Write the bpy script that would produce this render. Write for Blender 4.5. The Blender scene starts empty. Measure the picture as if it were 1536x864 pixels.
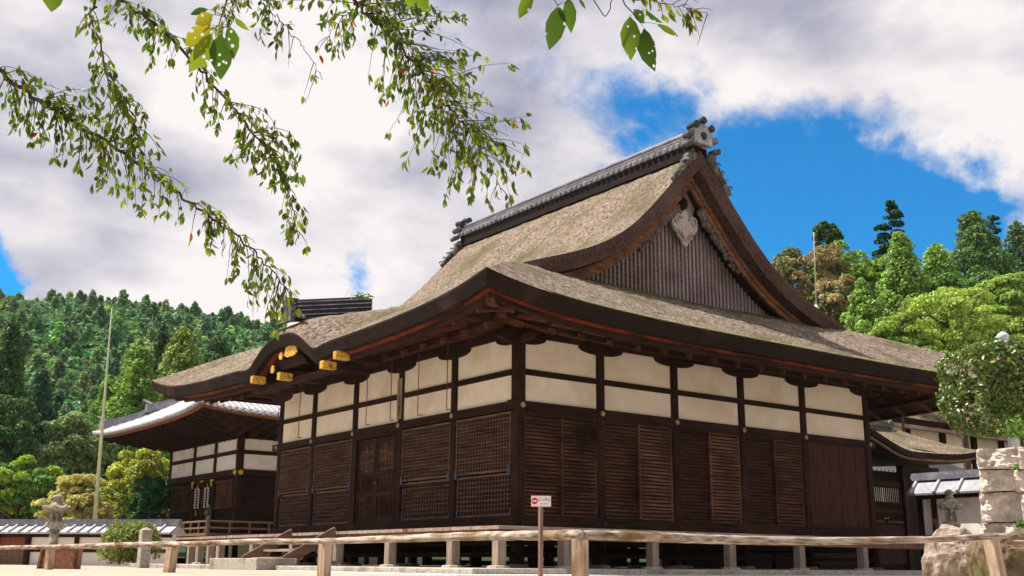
import bpy, bmesh, math, random
import numpy as np
from mathutils import Vector, Matrix
R = math.radians
rnd = random.Random(7)
S = bpy.context.scene
COL = S.collection
# ------------------------------------------------------------------ camera
CP = Vector((-14.325, -19.042, -0.944))
CF = Vector((0.57840605, 0.77804054, 0.24515169))
CR = Vector((0.8012461, -0.59827716, 0.0083144))
CU = Vector((-0.1531376, -0.19161774, 0.96944908))
CFOC = 1638.0
cd = bpy.data.cameras.new('camera'); cam = bpy.data.objects.new('camera', cd); COL.objects.link(cam)
m = Matrix.Identity(4)
for i in range(3):
    m[i][0] = CR[i]; m[i][1] = CU[i]; m[i][2] = -CF[i]; m[i][3] = CP[i]
cam.matrix_world = m
cd.sensor_width = 36; cd.lens = 36 * CFOC / 1536; cd.clip_end = 3000; cd.clip_start = 0.1
S.camera = cam
def ray(px, py):
    return CF + CR * ((px - 768) / CFOC) - CU * ((py - 432) / CFOC)
def at(px, py, dep): return CP + ray(px, py) * dep
def onz(px, py, z):
    d = ray(px, py); return CP + d * ((z - CP.z) / d.z)
# ------------------------------------------------------------------ light
SUN_EL, SUN_AZ = 60.0, 130.0      # azimuth: degrees counter-clockwise from +X towards the sun
SUN_DIR = Vector((math.cos(R(SUN_EL)) * math.cos(R(SUN_AZ)), math.cos(R(SUN_EL)) * math.sin(R(SUN_AZ)), math.sin(R(SUN_EL))))
sd = bpy.data.lights.new('sun', 'SUN'); sd.energy = 5.0; sd.angle = R(0.53); sd.color = (1.0, 0.93, 0.82)
so = bpy.data.objects.new('sun', sd); COL.objects.link(so)
so.rotation_euler = SUN_DIR.to_track_quat('Z', 'Y').to_euler()
S.view_settings.view_transform = 'Standard'; S.view_settings.look = 'None'
S.view_settings.exposure = 0.88; S.view_settings.gamma = 1
W = bpy.data.worlds.new('World'); S.world = W; W.use_nodes = True
def world():
    nt = W.node_tree; N = nt.nodes; L = nt.links; N.clear()
    def nd(t, **k):
        n = N.new(t)
        for a, b in k.items(): setattr(n, a, b)
        return n
    def val(n, i, v):
        n.inputs[i].default_value = v
    def mth(op, a, b=None, clamp=False):
        n = nd('ShaderNodeMath', operation=op); n.use_clamp = clamp
        for i, v in enumerate((a, b)):
            if v is None: continue
            if isinstance(v, (int, float)): n.inputs[i].default_value = v
            else: L.new(v, n.inputs[i])
        return n.outputs[0]
    sky = nd('ShaderNodeTexSky', sky_type='NISHITA'); sky.sun_disc = False
    sky.sun_elevation = R(SUN_EL); sky.sun_rotation = R(90 - SUN_AZ); sky.air_density = 1.0; sky.dust_density = 0.15; sky.ozone_density = 3.0
    hs = nd('ShaderNodeHueSaturation'); val(hs, 'Saturation', 2.1); val(hs, 'Hue', .498); val(hs, 'Value', .74); L.new(sky.outputs[0], hs.inputs['Color'])
    tc = nd('ShaderNodeTexCoord'); V = tc.outputs['Generated']
    # a cloud layer: noise over the directions
    mp = nd('ShaderNodeMapping'); val(mp, 'Scale', (1, 1, 1.35)); L.new(V, mp.inputs[0])
    n1 = nd('ShaderNodeTexNoise'); val(n1, 'Scale', 4.2); val(n1, 'Detail', 12.0); val(n1, 'Roughness', .62); val(n1, 'Distortion', .25); L.new(mp.outputs[0], n1.inputs['Vector'])
    n2 = nd('ShaderNodeTexNoise'); val(n2, 'Scale', 4.1); val(n2, 'Detail', 7.0); val(n2, 'Roughness', .5)
    mp2 = nd('ShaderNodeMapping'); val(mp2, 'Location', (3.3, 1.2, 5.1)); val(mp2, 'Scale', (1, 1, 1.9)); L.new(V, mp2.inputs[0]); L.new(mp2.outputs[0], n2.inputs['Vector'])
    nw = nd('ShaderNodeTexNoise'); val(nw, 'Scale', 7.0); val(nw, 'Detail', 7.0); val(nw, 'Roughness', .6); L.new(V, nw.inputs['Vector'])
    ws = nd('ShaderNodeVectorMath', operation='SUBTRACT'); L.new(nw.outputs['Color'], ws.inputs[0]); ws.inputs[1].default_value = (.5, .5, .5)
    wm = nd('ShaderNodeVectorMath', operation='SCALE'); L.new(ws.outputs[0], wm.inputs[0]); wm.inputs['Scale'].default_value = .19
    wa = nd('ShaderNodeVectorMath', operation='ADD'); L.new(V, wa.inputs[0]); L.new(wm.outputs[0], wa.inputs[1]); WV = wa.outputs[0]
    acc = None
    holes = [((1230, 300), .17, 1.1), ((1110, 240), .09, .8), ((1380, 340), .15, 1.0), ((1300, 420), .2, 1.0), ((1150, 400), .15, .9), ((1455, 330), .07, .55), ((1250, 210), .06, .5),
             ((985, 150), .07, .40), ((950, 235), .06, .36), ((1045, 100), .05, .3), ((-10, 455), .06, .9), ((548, 408), .04, .36), ((920, 130), .07, .22)]
    for (px, py), r, amp in holes:
        d = ray(px, py).normalized()
        vd = nd('ShaderNodeVectorMath', operation='DISTANCE'); L.new(WV, vd.inputs[0]); vd.inputs[1].default_value = d
        mr = nd('ShaderNodeMapRange', interpolation_type='SMOOTHSTEP'); L.new(vd.outputs['Value'], mr.inputs[0])
        val(mr, 1, 0.0); val(mr, 2, r); val(mr, 3, amp); val(mr, 4, 0.0)
        acc = mr.outputs[0] if acc is None else mth('MAXIMUM', acc, mr.outputs[0])
    cov = mth('ADD', mth('MULTIPLY', n1.outputs[0], 1.5), -.27)
    cov = mth('SUBTRACT', cov, acc)
    mr = nd('ShaderNodeMapRange', interpolation_type='SMOOTHSTEP'); L.new(cov, mr.inputs[0]); val(mr, 1, -.02); val(mr, 2, .34)
    cr = nd('ShaderNodeValToRGB'); e = cr.color_ramp.elements
    e[0].position = .38; e[0].color = (.27, .29, .42, 1); e[1].position = .57; e[1].color = (1.0, .94, .93, 1)
    el = e.new(.475); el.color = (.60, .585, .665, 1)
    L.new(mth('ADD', mth('MULTIPLY', n2.outputs[0], .75), mth('MULTIPLY', n1.outputs[0], .27)), cr.inputs[0])
    bg1 = nd('ShaderNodeBackground'); L.new(hs.outputs[0], bg1.inputs[0]); val(bg1, 1, .115)
    bg2 = nd('ShaderNodeBackground'); L.new(cr.outputs[0], bg2.inputs[0]); val(bg2, 1, .53)
    mx = nd('ShaderNodeMixShader'); L.new(mr.outputs[0], mx.inputs[0]); L.new(bg1.outputs[0], mx.inputs[1]); L.new(bg2.outputs[0], mx.inputs[2])
    o = nd('ShaderNodeOutputWorld'); L.new(mx.outputs[0], o.inputs[0])
world()
S.cycles.max_bounces = 8; S.cycles.diffuse_bounces = 5; S.cycles.transparent_max_bounces = 12
# ------------------------------------------------------------------ materials
def M(name, c1, c2, scale=6, stretch=(1, 1, 1), rough=.8, bump=.3, detail=6, c3=None, s3=.6, t3=(.5, .7), bumpscale=None, attr=None, spec=.12, dist=.02, ramp=(.32, .68), transl=0, metal=0, holes=False):
    mt = bpy.data.materials.new(name); mt.use_nodes = True
    nt = mt.node_tree; N = nt.nodes; L = nt.links; b = N['Principled BSDF']
    tc = N.new('ShaderNodeTexCoord'); mp = N.new('ShaderNodeMapping'); mp.inputs['Scale'].default_value = stretch
    L.new(tc.outputs['Object'], mp.inputs[0])
    nz = N.new('ShaderNodeTexNoise'); nz.inputs['Scale'].default_value = scale; nz.inputs['Detail'].default_value = detail; nz.inputs['Roughness'].default_value = .62 if name != 'thatch' else .78
    L.new(mp.outputs[0], nz.inputs['Vector'])
    cr = N.new('ShaderNodeValToRGB'); cr.color_ramp.elements[0].position = ramp[0]; cr.color_ramp.elements[1].position = ramp[1]
    cr.color_ramp.elements[0].color = (*c1, 1); cr.color_ramp.elements[1].color = (*c2, 1); L.new(nz.outputs[0], cr.inputs[0])
    out = cr.outputs[0]
    if c3:
        n3 = N.new('ShaderNodeTexNoise'); n3.inputs['Scale'].default_value = s3; n3.inputs['Detail'].default_value = 5; L.new(tc.outputs['Object'], n3.inputs['Vector'])
        mr = N.new('ShaderNodeMapRange'); mr.inputs[1].default_value = t3[0]; mr.inputs[2].default_value = t3[1]; L.new(n3.outputs[0], mr.inputs[0])
        mx = N.new('ShaderNodeMix'); mx.data_type = 'RGBA'; L.new(mr.outputs[0], mx.inputs[0]); L.new(out, mx.inputs[6]); mx.inputs[7].default_value = (*c3, 1); out = mx.outputs[2]
    if attr:
        at_ = N.new('ShaderNodeAttribute'); at_.attribute_name = attr
        mx = N.new('ShaderNodeMix'); mx.data_type = 'RGBA'; mx.blend_type = 'MULTIPLY'; mx.inputs[0].default_value = 1
        L.new(out, mx.inputs[6]); L.new(at_.outputs['Color'], mx.inputs[7]); out = mx.outputs[2]
    L.new(out, b.inputs['Base Color'])
    b.inputs['Roughness'].default_value = rough; b.inputs['Specular IOR Level'].default_value = spec; b.inputs['Metallic'].default_value = metal
    if bump:
        bp = N.new('ShaderNodeBump'); bp.inputs['Strength'].default_value = bump; bp.inputs['Distance'].default_value = dist
        src = nz
        if bumpscale:
            src = N.new('ShaderNodeTexNoise'); src.inputs['Scale'].default_value = bumpscale; src.inputs['Detail'].default_value = 5; L.new(mp.outputs[0], src.inputs['Vector'])
        L.new(src.outputs[0], bp.inputs['Height']); L.new(bp.outputs[0], b.inputs['Normal'])
    if transl:
        tr = N.new('ShaderNodeBsdfTranslucent'); L.new(out, tr.inputs[0]); ms = N.new('ShaderNodeMixShader'); ms.inputs[0].default_value = transl
        o = N['Material Output']; L.new(b.outputs[0], ms.inputs[1]); L.new(tr.outputs[0], ms.inputs[2])
        fin = ms.outputs[0]
        if holes:
            vo = N.new('ShaderNodeTexVoronoi'); vo.inputs['Scale'].default_value = 55; vo.inputs['Randomness'].default_value = 1
            L.new(tc.outputs['Object'], vo.inputs['Vector'])
            n5 = N.new('ShaderNodeTexNoise'); n5.inputs['Scale'].default_value = 25; L.new(tc.outputs['Object'], n5.inputs['Vector'])
            mu = N.new('ShaderNodeMath'); mu.operation = 'MULTIPLY'; mu.inputs[1].default_value = .38; L.new(n5.outputs[0], mu.inputs[0])
            lt = N.new('ShaderNodeMath'); lt.operation = 'LESS_THAN'; L.new(vo.outputs['Distance'], lt.inputs[0]); L.new(mu.outputs[0], lt.inputs[1])
            tb = N.new('ShaderNodeBsdfTransparent'); m2 = N.new('ShaderNodeMixShader'); L.new(lt.outputs[0], m2.inputs[0]); L.new(fin, m2.inputs[1]); L.new(tb.outputs[0], m2.inputs[2]); fin = m2.outputs[0]
        L.new(fin, o.inputs[0])
    return mt
def wood(name, c1, c2, axis, **k):
    st = [1, 1, 1]; st['xyz'.index(axis)] = .07
    k.setdefault('scale', 22); k.setdefault('bump', .35)
    return M(name, c1, c2, stretch=tuple(st), dist=.01, **k)
DK1, DK2 = (.007, .003, .002), (.042, .018, .011)
dk = {a: wood('dark_wood_' + a, DK1, DK2, a, c3=(.065, .028, .018), s3=.9, t3=(.5, .85), rough=.7) for a in 'xyz'}
raftw = {a: wood('rafter_wood_' + a, (.03, .011, .006), (.13, .05, .028), a, scale=14) for a in 'xy'}  # lighter than the other dark timber: bounce light under the eaves painted in
lv2 = wood('louvre_wood_pale', (.04, .018, .011), (.23, .115, .07), 'x', scale=16, c3=(.06, .03, .02), s3=.8, rough=.75)
lv3 = wood('louvre_wood_dark', (.014, .006, .004), (.085, .034, .02), 'x', scale=16, rough=.75)
lv = wood('louvre_wood', (.022, .010, .006), (.15, .066, .036), 'x', scale=16, c3=(.022, .01, .007), s3=.8, rough=.75)
ltw = wood('shutter_wood', (.05, .026, .017), (.20, .12, .085), 'y', scale=16, rough=.8)
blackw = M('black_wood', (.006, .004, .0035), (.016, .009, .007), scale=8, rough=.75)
pw = wood('plank_wood', (.016, .006, .0035), (.085, .028, .015), 'z', scale=20, rough=.65)
deckw = {a: wood('deck_wood_' + a, (.20, .14, .115), (.46, .37, .31), a, c3=(.24, .14, .09), s3=1.2, t3=(.45, .75)) for a in 'xyz'}
deckf = wood('deck_fascia', (.11, .06, .035), (.28, .17, .11), 'x', c3=(.09, .06, .045), s3=1.0)
postw = wood('deck_post_wood', (.16, .12, .095), (.40, .32, .26), 'z')
logx = M('log_wood_x', (.09, .06, .04), (.50, .42, .36), scale=16, stretch=(.12, 1.6, 1.6), c3=(.16, .09, .03), s3=2.5, t3=(.48, .72), rough=.85, bump=.9, ramp=(.36, .6))
logy = M('log_wood_y', (.09, .06, .04), (.50, .42, .36), scale=16, stretch=(1.6, .12, 1.6), c3=(.16, .09, .03), s3=2.5, t3=(.48, .72), rough=.85, bump=.9, ramp=(.36, .6))
fpost = wood('fence_post_wood', (.30, .20, .13), (.55, .42, .32), 'z', c3=(.25, .15, .09), s3=3)
gablew = wood('gable_wood', (.05, .022, .013), (.26, .12, .065), 'x', scale=14, c3=(.06, .032, .022), s3=1.3)
gegyow = wood('pendant_wood', (.26, .215, .21), (.52, .45, .43), 'z')
lattw = wood('gable_lattice_wood', (.15, .12, .125), (.34, .28, .29), 'z', c3=(.12, .07, .05), s3=.7, t3=(.45, .7))
redw = M('red_brown_board', (.08, .012, .006), (.24, .045, .016), scale=5, rough=.6, bump=.1, c3=(.03, .01, .007), s3=.8, t3=(.42, .6))
orw = wood('new_wood', (.16, .05, .018), (.34, .12, .05), 'x')
plaster = M('plaster', (.76, .66, .54), (.87, .80, .70), scale=1.3, rough=.92, bump=.08, c3=(.62, .48, .34), s3=1.1, t3=(.48, .84), bumpscale=30)
plasterw = M('white_plaster', (.74, .69, .64), (.84, .80, .76), scale=1.3, rough=.92, bump=.08, c3=(.48, .40, .32), s3=1.3, t3=(.5, .85), bumpscale=30)
thatch = M('thatch', (.04, .03, .023), (.38, .30, .235), scale=10, stretch=(1, 1, 1), rough=.97, bump=1.0, detail=14, c3=(.105, .09, .045), s3=.7, t3=(.47, .72), dist=.07, ramp=(.40, .60))
thatchmoss = M('thatch_moss', (.03, .035, .012), (.13, .15, .03), scale=9, rough=.95, bump=1, detail=9, c3=(.06, .055, .035), s3=.8, t3=(.45, .65), dist=.05)
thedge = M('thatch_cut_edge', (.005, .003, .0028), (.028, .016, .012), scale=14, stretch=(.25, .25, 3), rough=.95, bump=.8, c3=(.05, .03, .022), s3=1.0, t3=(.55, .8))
thgable = M('thatch_gable_edge', (.03, .016, .014), (.105, .062, .052), scale=16, stretch=(1, 1, 1), rough=.95, bump=.7, c3=(.1, .075, .065), s3=1.0, t3=(.5, .8))
tile = M('roof_tile', (.10, .105, .13), (.24, .24, .28), scale=9, rough=.42, bump=.15, c3=(.34, .33, .36), s3=2.3, t3=(.5, .8), spec=.5)
tilel = M('roof_tile_pale', (.30, .30, .33), (.52, .51, .53), scale=9, rough=.5, bump=.15, c3=(.18, .18, .2), s3=2.3, t3=(.55, .8), spec=.5)
tilem = M('roof_tile_mid', (.16, .165, .20), (.42, .42, .46), scale=12, rough=.45, bump=.2, c3=(.12, .12, .15), s3=4, t3=(.45, .7), spec=.5)
tiled = M('ornament_tile', (.03, .033, .03), (.12, .125, .11), scale=14, rough=.75, bump=.6, c3=(.24, .24, .22), s3=3)
stone = M('granite', (.24, .21, .18), (.50, .46, .41), scale=18, rough=.9, bump=.5, c3=(.18, .16, .12), s3=2.2, t3=(.5, .75), detail=9)
stoned = M('lantern_stone', (.15, .135, .11), (.46, .40, .33), scale=14, rough=.95, bump=.9, c3=(.09, .10, .05), s3=4, t3=(.5, .7), detail=9)
stonew = M('wall_stone', (.42, .37, .32), (.76, .68, .60), scale=7, rough=.95, bump=1.0, c3=(.26, .22, .19), s3=1.6, t3=(.5, .75), detail=10, dist=.06)
rockm = M('boulder_stone', (.16, .12, .10), (.46, .37, .31), scale=4, rough=.95, bump=1, c3=(.12, .09, .07), s3=1.7, t3=(.5, .7), detail=10, dist=.08)
sand = M('sand_ground', (.30, .25, .20), (.46, .39, .33), scale=3.5, rough=.95, bump=.6, detail=12, c3=(.30, .27, .16), s3=.5, t3=(.5, .75), bumpscale=40)
gravel = M('white_gravel', (.34, .31, .28), (.74, .70, .65), scale=26, rough=.95, bump=.7)
gold = M('gilt_metal', (.34, .18, .03), (.85, .52, .09), scale=22, rough=.4, bump=.8, metal=.35, ramp=(.35, .55), c3=(.2, .13, .04), s3=9, t3=(.55, .7))
brass = M('old_brass', (.22, .17, .09), (.45, .38, .24), scale=30, rough=.5, bump=.1)
bluem = M('blue_iron', (.03, .045, .09), (.08, .11, .19), scale=20, rough=.5, bump=.1)
ironm = M('thin_iron', (.05, .04, .04), (.09, .07, .06), scale=20, rough=.6, bump=0)
capm = M('black_cap', (.015, .018, .022), (.045, .05, .06), scale=20, rough=.45, bump=.1)
white = M('sign_white', (.74, .72, .72), (.80, .78, .78), scale=5, rough=.5, bump=0)
redp = M('sign_red', (.70, .02, .03), (.75, .03, .04), scale=5, rough=.5, bump=0)
blackp = M('sign_black', (.02, .02, .02), (.03, .03, .03), scale=5, rough=.6, bump=0)
polew = M('pale_green_pole', (.34, .40, .22), (.55, .58, .38), scale=9, rough=.7, bump=.1)
polem = M('grey_pole', (.5, .5, .5), (.62, .62, .62), scale=9, rough=.5, bump=.0)
bark = M('bark', (.035, .022, .016), (.12, .085, .065), scale=12, stretch=(1, 1, .3), rough=.9, bump=.7)
def leafm(name, c, transl=.35, rough=.55, holes=False, spec=.3):
    return M(name, tuple(v * .72 for v in c), tuple(min(1, v * 1.3) for v in c), scale=1.7, rough=rough, bump=0, attr='tint', transl=transl, spec=spec, holes=holes)
# ------------------------------------------------------------------ mesh helpers
ORG = {}
class MB:
    def __init__(s): s.v = []; s.f = []
    def add(s, vs, fs):
        n = len(s.v); s.v += [tuple(v) for v in vs]; s.f += [tuple(i + n for i in f) for f in fs]; return s
    def box(s, x0, x1, y0, y1, z0, z1):
        return s.add([(x, y, z) for z in (z0, z1) for y in (y0, y1) for x in (x0, x1)], [(0, 2, 3, 1), (4, 5, 7, 6), (0, 1, 5, 4), (2, 6, 7, 3), (0, 4, 6, 2), (1, 3, 7, 5)])
    def bar(s, a, b, w, h, up=(0, 0, 1)):      # rectangular bar from a to b, w wide, h high
        a = Vector(a); b = Vector(b); d = (b - a).normalized(); u = Vector(up); r = d.cross(u)
        if r.length < 1e-4: r = d.cross(Vector((1, 0, 0)))
        r.normalize(); u = r.cross(d); r *= w / 2; u *= h / 2
        vs = [p + sx * r + su * u for p in (a, b) for su in (-1, 1) for sx in (-1, 1)]
        return s.add(vs, [(0, 2, 3, 1), (4, 5, 7, 6), (0, 1, 5, 4), (2, 6, 7, 3), (0, 4, 6, 2), (1, 3, 7, 5)])
    def tube(s, pts, rs, n=8, cap=True):
        pts = [Vector(p) for p in pts]
        if not hasattr(rs, '__len__'): rs = [rs] * len(pts)
        vs = []; fs = []; pr = None
        for i, p in enumerate(pts):
            d = (pts[min(i + 1, len(pts) - 1)] - pts[max(i - 1, 0)]).normalized()
            if pr is None:
                pr = d.cross(Vector((0, 0, 1)))
                if pr.length < .05: pr = d.cross(Vector((1, 0, 0)))
            pr = (pr - d * pr.dot(d)).normalized(); q = d.cross(pr)
            for k in range(n):
                a = 2 * math.pi * k / n; vs.append(p + (pr * math.cos(a) + q * math.sin(a)) * rs[i])
        for i in range(len(pts) - 1):
            for k in range(n):
                fs.append((i * n + k, i * n + (k + 1) % n, (i + 1) * n + (k + 1) % n, (i + 1) * n + k))
        if cap: fs.append(tuple(range(n))[::-1]); fs.append(tuple((len(pts) - 1) * n + k for k in range(n)))
        return s.add(vs, fs)
    def lathe(s, c, prof, n=16, sq=None, rot=0):
        vs = []; fs = []
        for r, z in prof:
            for k in range(n):
                a = 2 * math.pi * (k + .5) / n + rot; vs.append((c[0] + r * math.cos(a), c[1] + r * math.sin(a), c[2] + z))
        for i in range(len(prof) - 1):
            for k in range(n): fs.append((i * n + k, i * n + (k + 1) % n, (i + 1) * n + (k + 1) % n, (i + 1) * n + k))
        fs.append(tuple(range(n))[::-1]); fs.append(tuple((len(prof) - 1) * n + k for k in range(n)))
        return s.add(vs, fs)
    def grid(s, G, flip=False):
        nu = len(G); nv = len(G[0]); n = len(s.v)
        for r_ in G: s.v += [tuple(p) for p in r_]
        for i in range(nu - 1):
            for j in range(nv - 1):
                q = (n + i * nv + j, n + (i + 1) * nv + j, n + (i + 1) * nv + j + 1, n + i * nv + j + 1)
                s.f.append(q[::-1] if flip else q)
        return s
    def prism(s, poly, o, u, v, w, t):          # polygon (a,b) in the plane o+a*u+b*v, extruded t along w
        o = Vector(o); u = Vector(u); v = Vector(v); w = Vector(w); n = len(poly)
        A = [o + u * a + v * b for a, b in poly]; B = [p + w * t for p in A]
        return s.add(A + B, [tuple(range(n))[::-1], tuple(range(n, 2 * n))] + [(i, (i + 1) % n, n + (i + 1) % n, n + i) for i in range(n)])
    def build(s, name, mat, parent=None, smooth=False, bevel=0):
        o_ = ORG[parent.name] if parent else Vector((0, 0, 0))
        me = bpy.data.meshes.new(name); me.from_pydata([(v[0] - o_[0], v[1] - o_[1], v[2] - o_[2]) for v in s.v], [], s.f)
        me.materials.append(mat)
        if smooth: me.polygons.foreach_set('use_smooth', [True] * len(me.polygons))
        ob = bpy.data.objects.new(name, me); COL.objects.link(ob)
        if parent: ob.parent = parent
        if bevel:
            md = ob.modifiers.new('bevel', 'BEVEL'); md.width = bevel; md.segments = 2; md.limit_method = 'ANGLE'
        ORG[ob.name] = o_.copy()
        return ob
def center_origin(ob):       # a top-level mesh gets its origin at its own base
    me = ob.data; n = len(me.vertices); co = np.empty(n * 3); me.vertices.foreach_get('co', co); co = co.reshape(-1, 3)
    c = np.array([(co[:, 0].min() + co[:, 0].max()) / 2, (co[:, 1].min() + co[:, 1].max()) / 2, co[:, 2].min()]); co -= c
    me.vertices.foreach_set('co', co.ravel()); ob.location = c; me.update(); return ob
def tag(o, label=None, cat=None, group=None, kind=None):
    if label: o['label'] = label
    if cat: o['category'] = cat
    if group: o['group'] = group
    if kind: o['kind'] = kind
    return o
def thing(name, label, cat, loc, group=None):
    o = bpy.data.objects.new(name, None); COL.objects.link(o); o.location = loc; o.empty_display_size = .2
    ORG[o.name] = Vector(loc); return tag(o, label, cat, group)
def copy_thing(root, loc, rotz, scale, label, group=None):
    r = root.copy(); COL.objects.link(r); r.location = loc; r.rotation_euler = (0, 0, rotz); r.scale = (scale, scale, scale)
    r['label'] = label
    if group: r['group'] = group
    for ch in root.children:
        c = ch.copy(); COL.objects.link(c); c.parent = r
    return r
def lerp(a, b, t): return a + (b - a) * t
def hump01(x): return 0 if abs(x) >= 1 else .5 * (1 + math.cos(math.pi * x))
# ------------------------------------------------------------------ ground
GZ = -1.13
def gauss_az(x, y):
    vx, vy = x - CP.x, y - CP.y
    f = vx * CF.x + vy * CF.y; r = vx * CR.x + vy * CR.y
    return f, r, math.hypot(vx, vy)
def terrain(x, y):
    f, r, d = gauss_az(x, y)
    # slope down towards the camera
    z = GZ
    z -= 1.35 * (1 - min(1, max(0, (f - 1.5) / 5.0))) ** 1.0 if f < 6.5 else 0
    if f > 8:
        t = r / f * CFOC + 768          # bearing
        wl = min(1, max(0, (700 - t) / 300)); wr = 1 - wl
        ss = lambda a, b, v: (lambda q: q * q * (3 - 2 * q))(min(1, max(0, (v - a) / (b - a))))
        hl = 53.5 * ss(70, 270, d) + (-3 + 3 * math.sin(t / 150 + .6)) * ss(100, 260, d)
        hr = 28 * ss(62, 135, d) + 10 * ss(130, 260, d)
        z += wl * hl + wr * hr
    return z
def build_ground():
    mb = MB(); rs = [0, 2, 3, 4, 5, 6, 7, 8, 10, 13, 17, 22, 30, 40, 52, 60, 68, 76, 85, 95, 110, 130, 150, 175, 200, 230, 260, 300, 400, 700, 1500]
    na = 160; G = []
    for rr in rs:
        G.append([(CP.x + rr * math.cos(2 * math.pi * a / na), CP.y + rr * math.sin(2 * math.pi * a / na), terrain(CP.x + rr * math.cos(2 * math.pi * a / na), CP.y + rr * math.sin(2 * math.pi * a / na))) for a in range(na + 1)])
    mb.grid(G)
    tag(mb.build('ground', sand, smooth=True), 'pale sandy temple ground rising into the wooded hills', kind='structure')
build_ground()
# dirt cover of the hills, 5 mm over the ground
hillm = M('forest_floor', (.012, .022, .008), (.035, .06, .02), scale=.5, rough=.95, bump=0)
def hills():
    mb = MB(); G = []
    for rr in [58, 66, 76, 85, 95, 110, 130, 150, 175, 200, 230, 260, 300, 400]:
        row = []
        for a in range(-50, 51):
            an = math.atan2(CF.y, CF.x) + math.radians(a * .9); x = CP.x + rr * math.cos(an); y = CP.y + rr * math.sin(an)
            row.append((x, y, terrain(x, y) + .35))
        G.append(row)
    mb.grid(G)
    tag(mb.build('hills', hillm, smooth=True), 'wooded hillsides behind the temple halls', kind='structure')
hills()
tag(MB().box(-3.3, 16.0, -3.15, 15.0, GZ - .3, -1.02).build('stone_platform', stone, bevel=.02), 'low stone platform under the main hall', kind='structure')
g = MB().box(-4.6, 17.5, -4.6, -3.16, GZ - .2, GZ + .012); g.box(-4.6, -3.31, -3.16, 3.6, GZ - .2, GZ + .012)
tag(g.build('gravel_strip', gravel), 'strip of white gravel along the edge of the stone platform', kind='structure')

# ------------------------------------------------------------------ main hall
hall = thing('main_hall', 'large dark timber temple hall with thatched hip-and-gable roof, biggest building in the picture', 'temple hall', (6.4, 6.1, -1.02))
CX = [0, 2.46, 4.88, 7.30, 9.77, 12.72]; CY = [0, 2.54, 4.99, 7.38, 9.85, 12.20]
XC, YC, HX, HY, GY = 6.60, 6.00, 9.66, 9.08, 5.50
D0, GB, GA = HX - HY + GY, 5.85, HY - GY
FD = [0, .45, 1.1, 1.8, 2.5, 3.2, 3.8, 4.5, 5.2, 6.1, 7.0, 8.0, 9.0, 9.66]
FZ = [10.12, 9.70, 8.97, 8.22, 7.56, 7.02, 6.66, 6.32, 6.03, 5.66, 5.26, 4.80, 4.28, 3.96]
from bisect import bisect
def _sl(i):
    if i == 0: return (FZ[1] - FZ[0]) / (FD[1] - FD[0])
    if i == len(FD) - 1: return (FZ[-1] - FZ[-2]) / (FD[-1] - FD[-2])
    return (FZ[i + 1] - FZ[i - 1]) / (FD[i + 1] - FD[i - 1])
def F(d):
    d = min(max(d, 0), FD[-1]); i = min(max(bisect(FD, d) - 1, 0), len(FD) - 2); h = FD[i + 1] - FD[i]; t = (d - FD[i]) / h
    return (2 * t**3 - 3 * t**2 + 1) * FZ[i] + (t**3 - 2 * t**2 + t) * h * _sl(i) + (-2 * t**3 + 3 * t**2) * FZ[i + 1] + (t**3 - t**2) * h * _sl(i + 1)
def lift(s, m): return .44 * math.exp(-max(0, s) / 1.8) * max(0, 1 - m / 7)
KY = 5.75
def kara(x, y):          # the cusped hump over the door on the left eave
    d = XC - x
    if x > 1.2: return 0
    h = F(d); t = min(1, max(0, (x + 3.08) / .9)); crest = 4.52 + .52 * math.sin(t * math.pi / 2) + .24 * max(0, (x + 2.2))
    a = max(0, crest - h); w = 1.85 + .3 * t
    q = abs(y - KY) / w
    bell = 0 if q > 1 else (1 - q ** 2.7) ** 1.7
    dip = -.05 * math.exp(-((q - 1.08) / .2) ** 2) * (1 - t)
    return a * bell + dip
KR = .88
def DX(d): return D0 + (d - D0) * KR if d > D0 else d          # plan distance on the right side
def ID(x):
    d = x - XC
    if d < 0: return -d
    return D0 + (d - D0) / KR if d > D0 else d
XR = XC + D0 + (HX - D0) * KR
def Hm(x, y):            # main slopes
    d = ID(x); ax = HX - d; ay = HY - abs(y - YC)
    s = ay - ax if ax < GA else ay - GA
    return F(d) + lift(s, ax) * (1.42 if y > YC else 1) + (kara(x, y) if x < XC else 0)
def Hs(x, y):            # hipped skirts
    ay = HY - abs(y - YC); ax = HX - ID(x)
    if y > YC: return F(HX - ay) + .44 * max(0, 1 - ay / 7) * 1.42
    return F(HX - ay) + lift(ax - ay, ay)
def jit(x, y, a=.02): return a * math.sin(x * 7.3 + y * 3.1) * math.sin(y * 8.7 - x * 2.9) + rnd.uniform(-.5, .5) * a
def roof():
    mb = MB()
    for sx in (-1, 1):
        G = []
        for i in range(74):
            d = HX * i / 73; yf = YC - (GY if d < D0 else GY + d - D0); yb = YC + (GB if d < D0 else max(GB, GY + d - D0))
            row = []
            for j in range(151):
                y = lerp(yf, yb, j / 150); x = XC + (DX(d) if sx > 0 else -d); row.append((x, y, Hm(x, y) + (jit(x, y) if 0 < i < 73 and 0 < j < 150 else 0)))
            G.append(row)
        mb.grid(G, flip=sx < 0)
    for sy in (-1, 1):
        G = []
        for i in range(38):
            e = 4.85 + (HX - 4.85) * i / 37; ay = HX - e; y = YC + sy * (HY - ay); row = []
            for j in range(141):
                q = 2 * j / 140 - 1; x = XC + (DX(e * q) if q > 0 else e * q); row.append((x, y, Hs(x, y) + (jit(x, y) if 0 < i < 37 and 0 < j < 140 else 0)))
            G.append(row)
        mb.grid(G, flip=sy > 0)
    return mb.build('roof', thatch, hall, smooth=True)
roof_o = roof()
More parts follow.
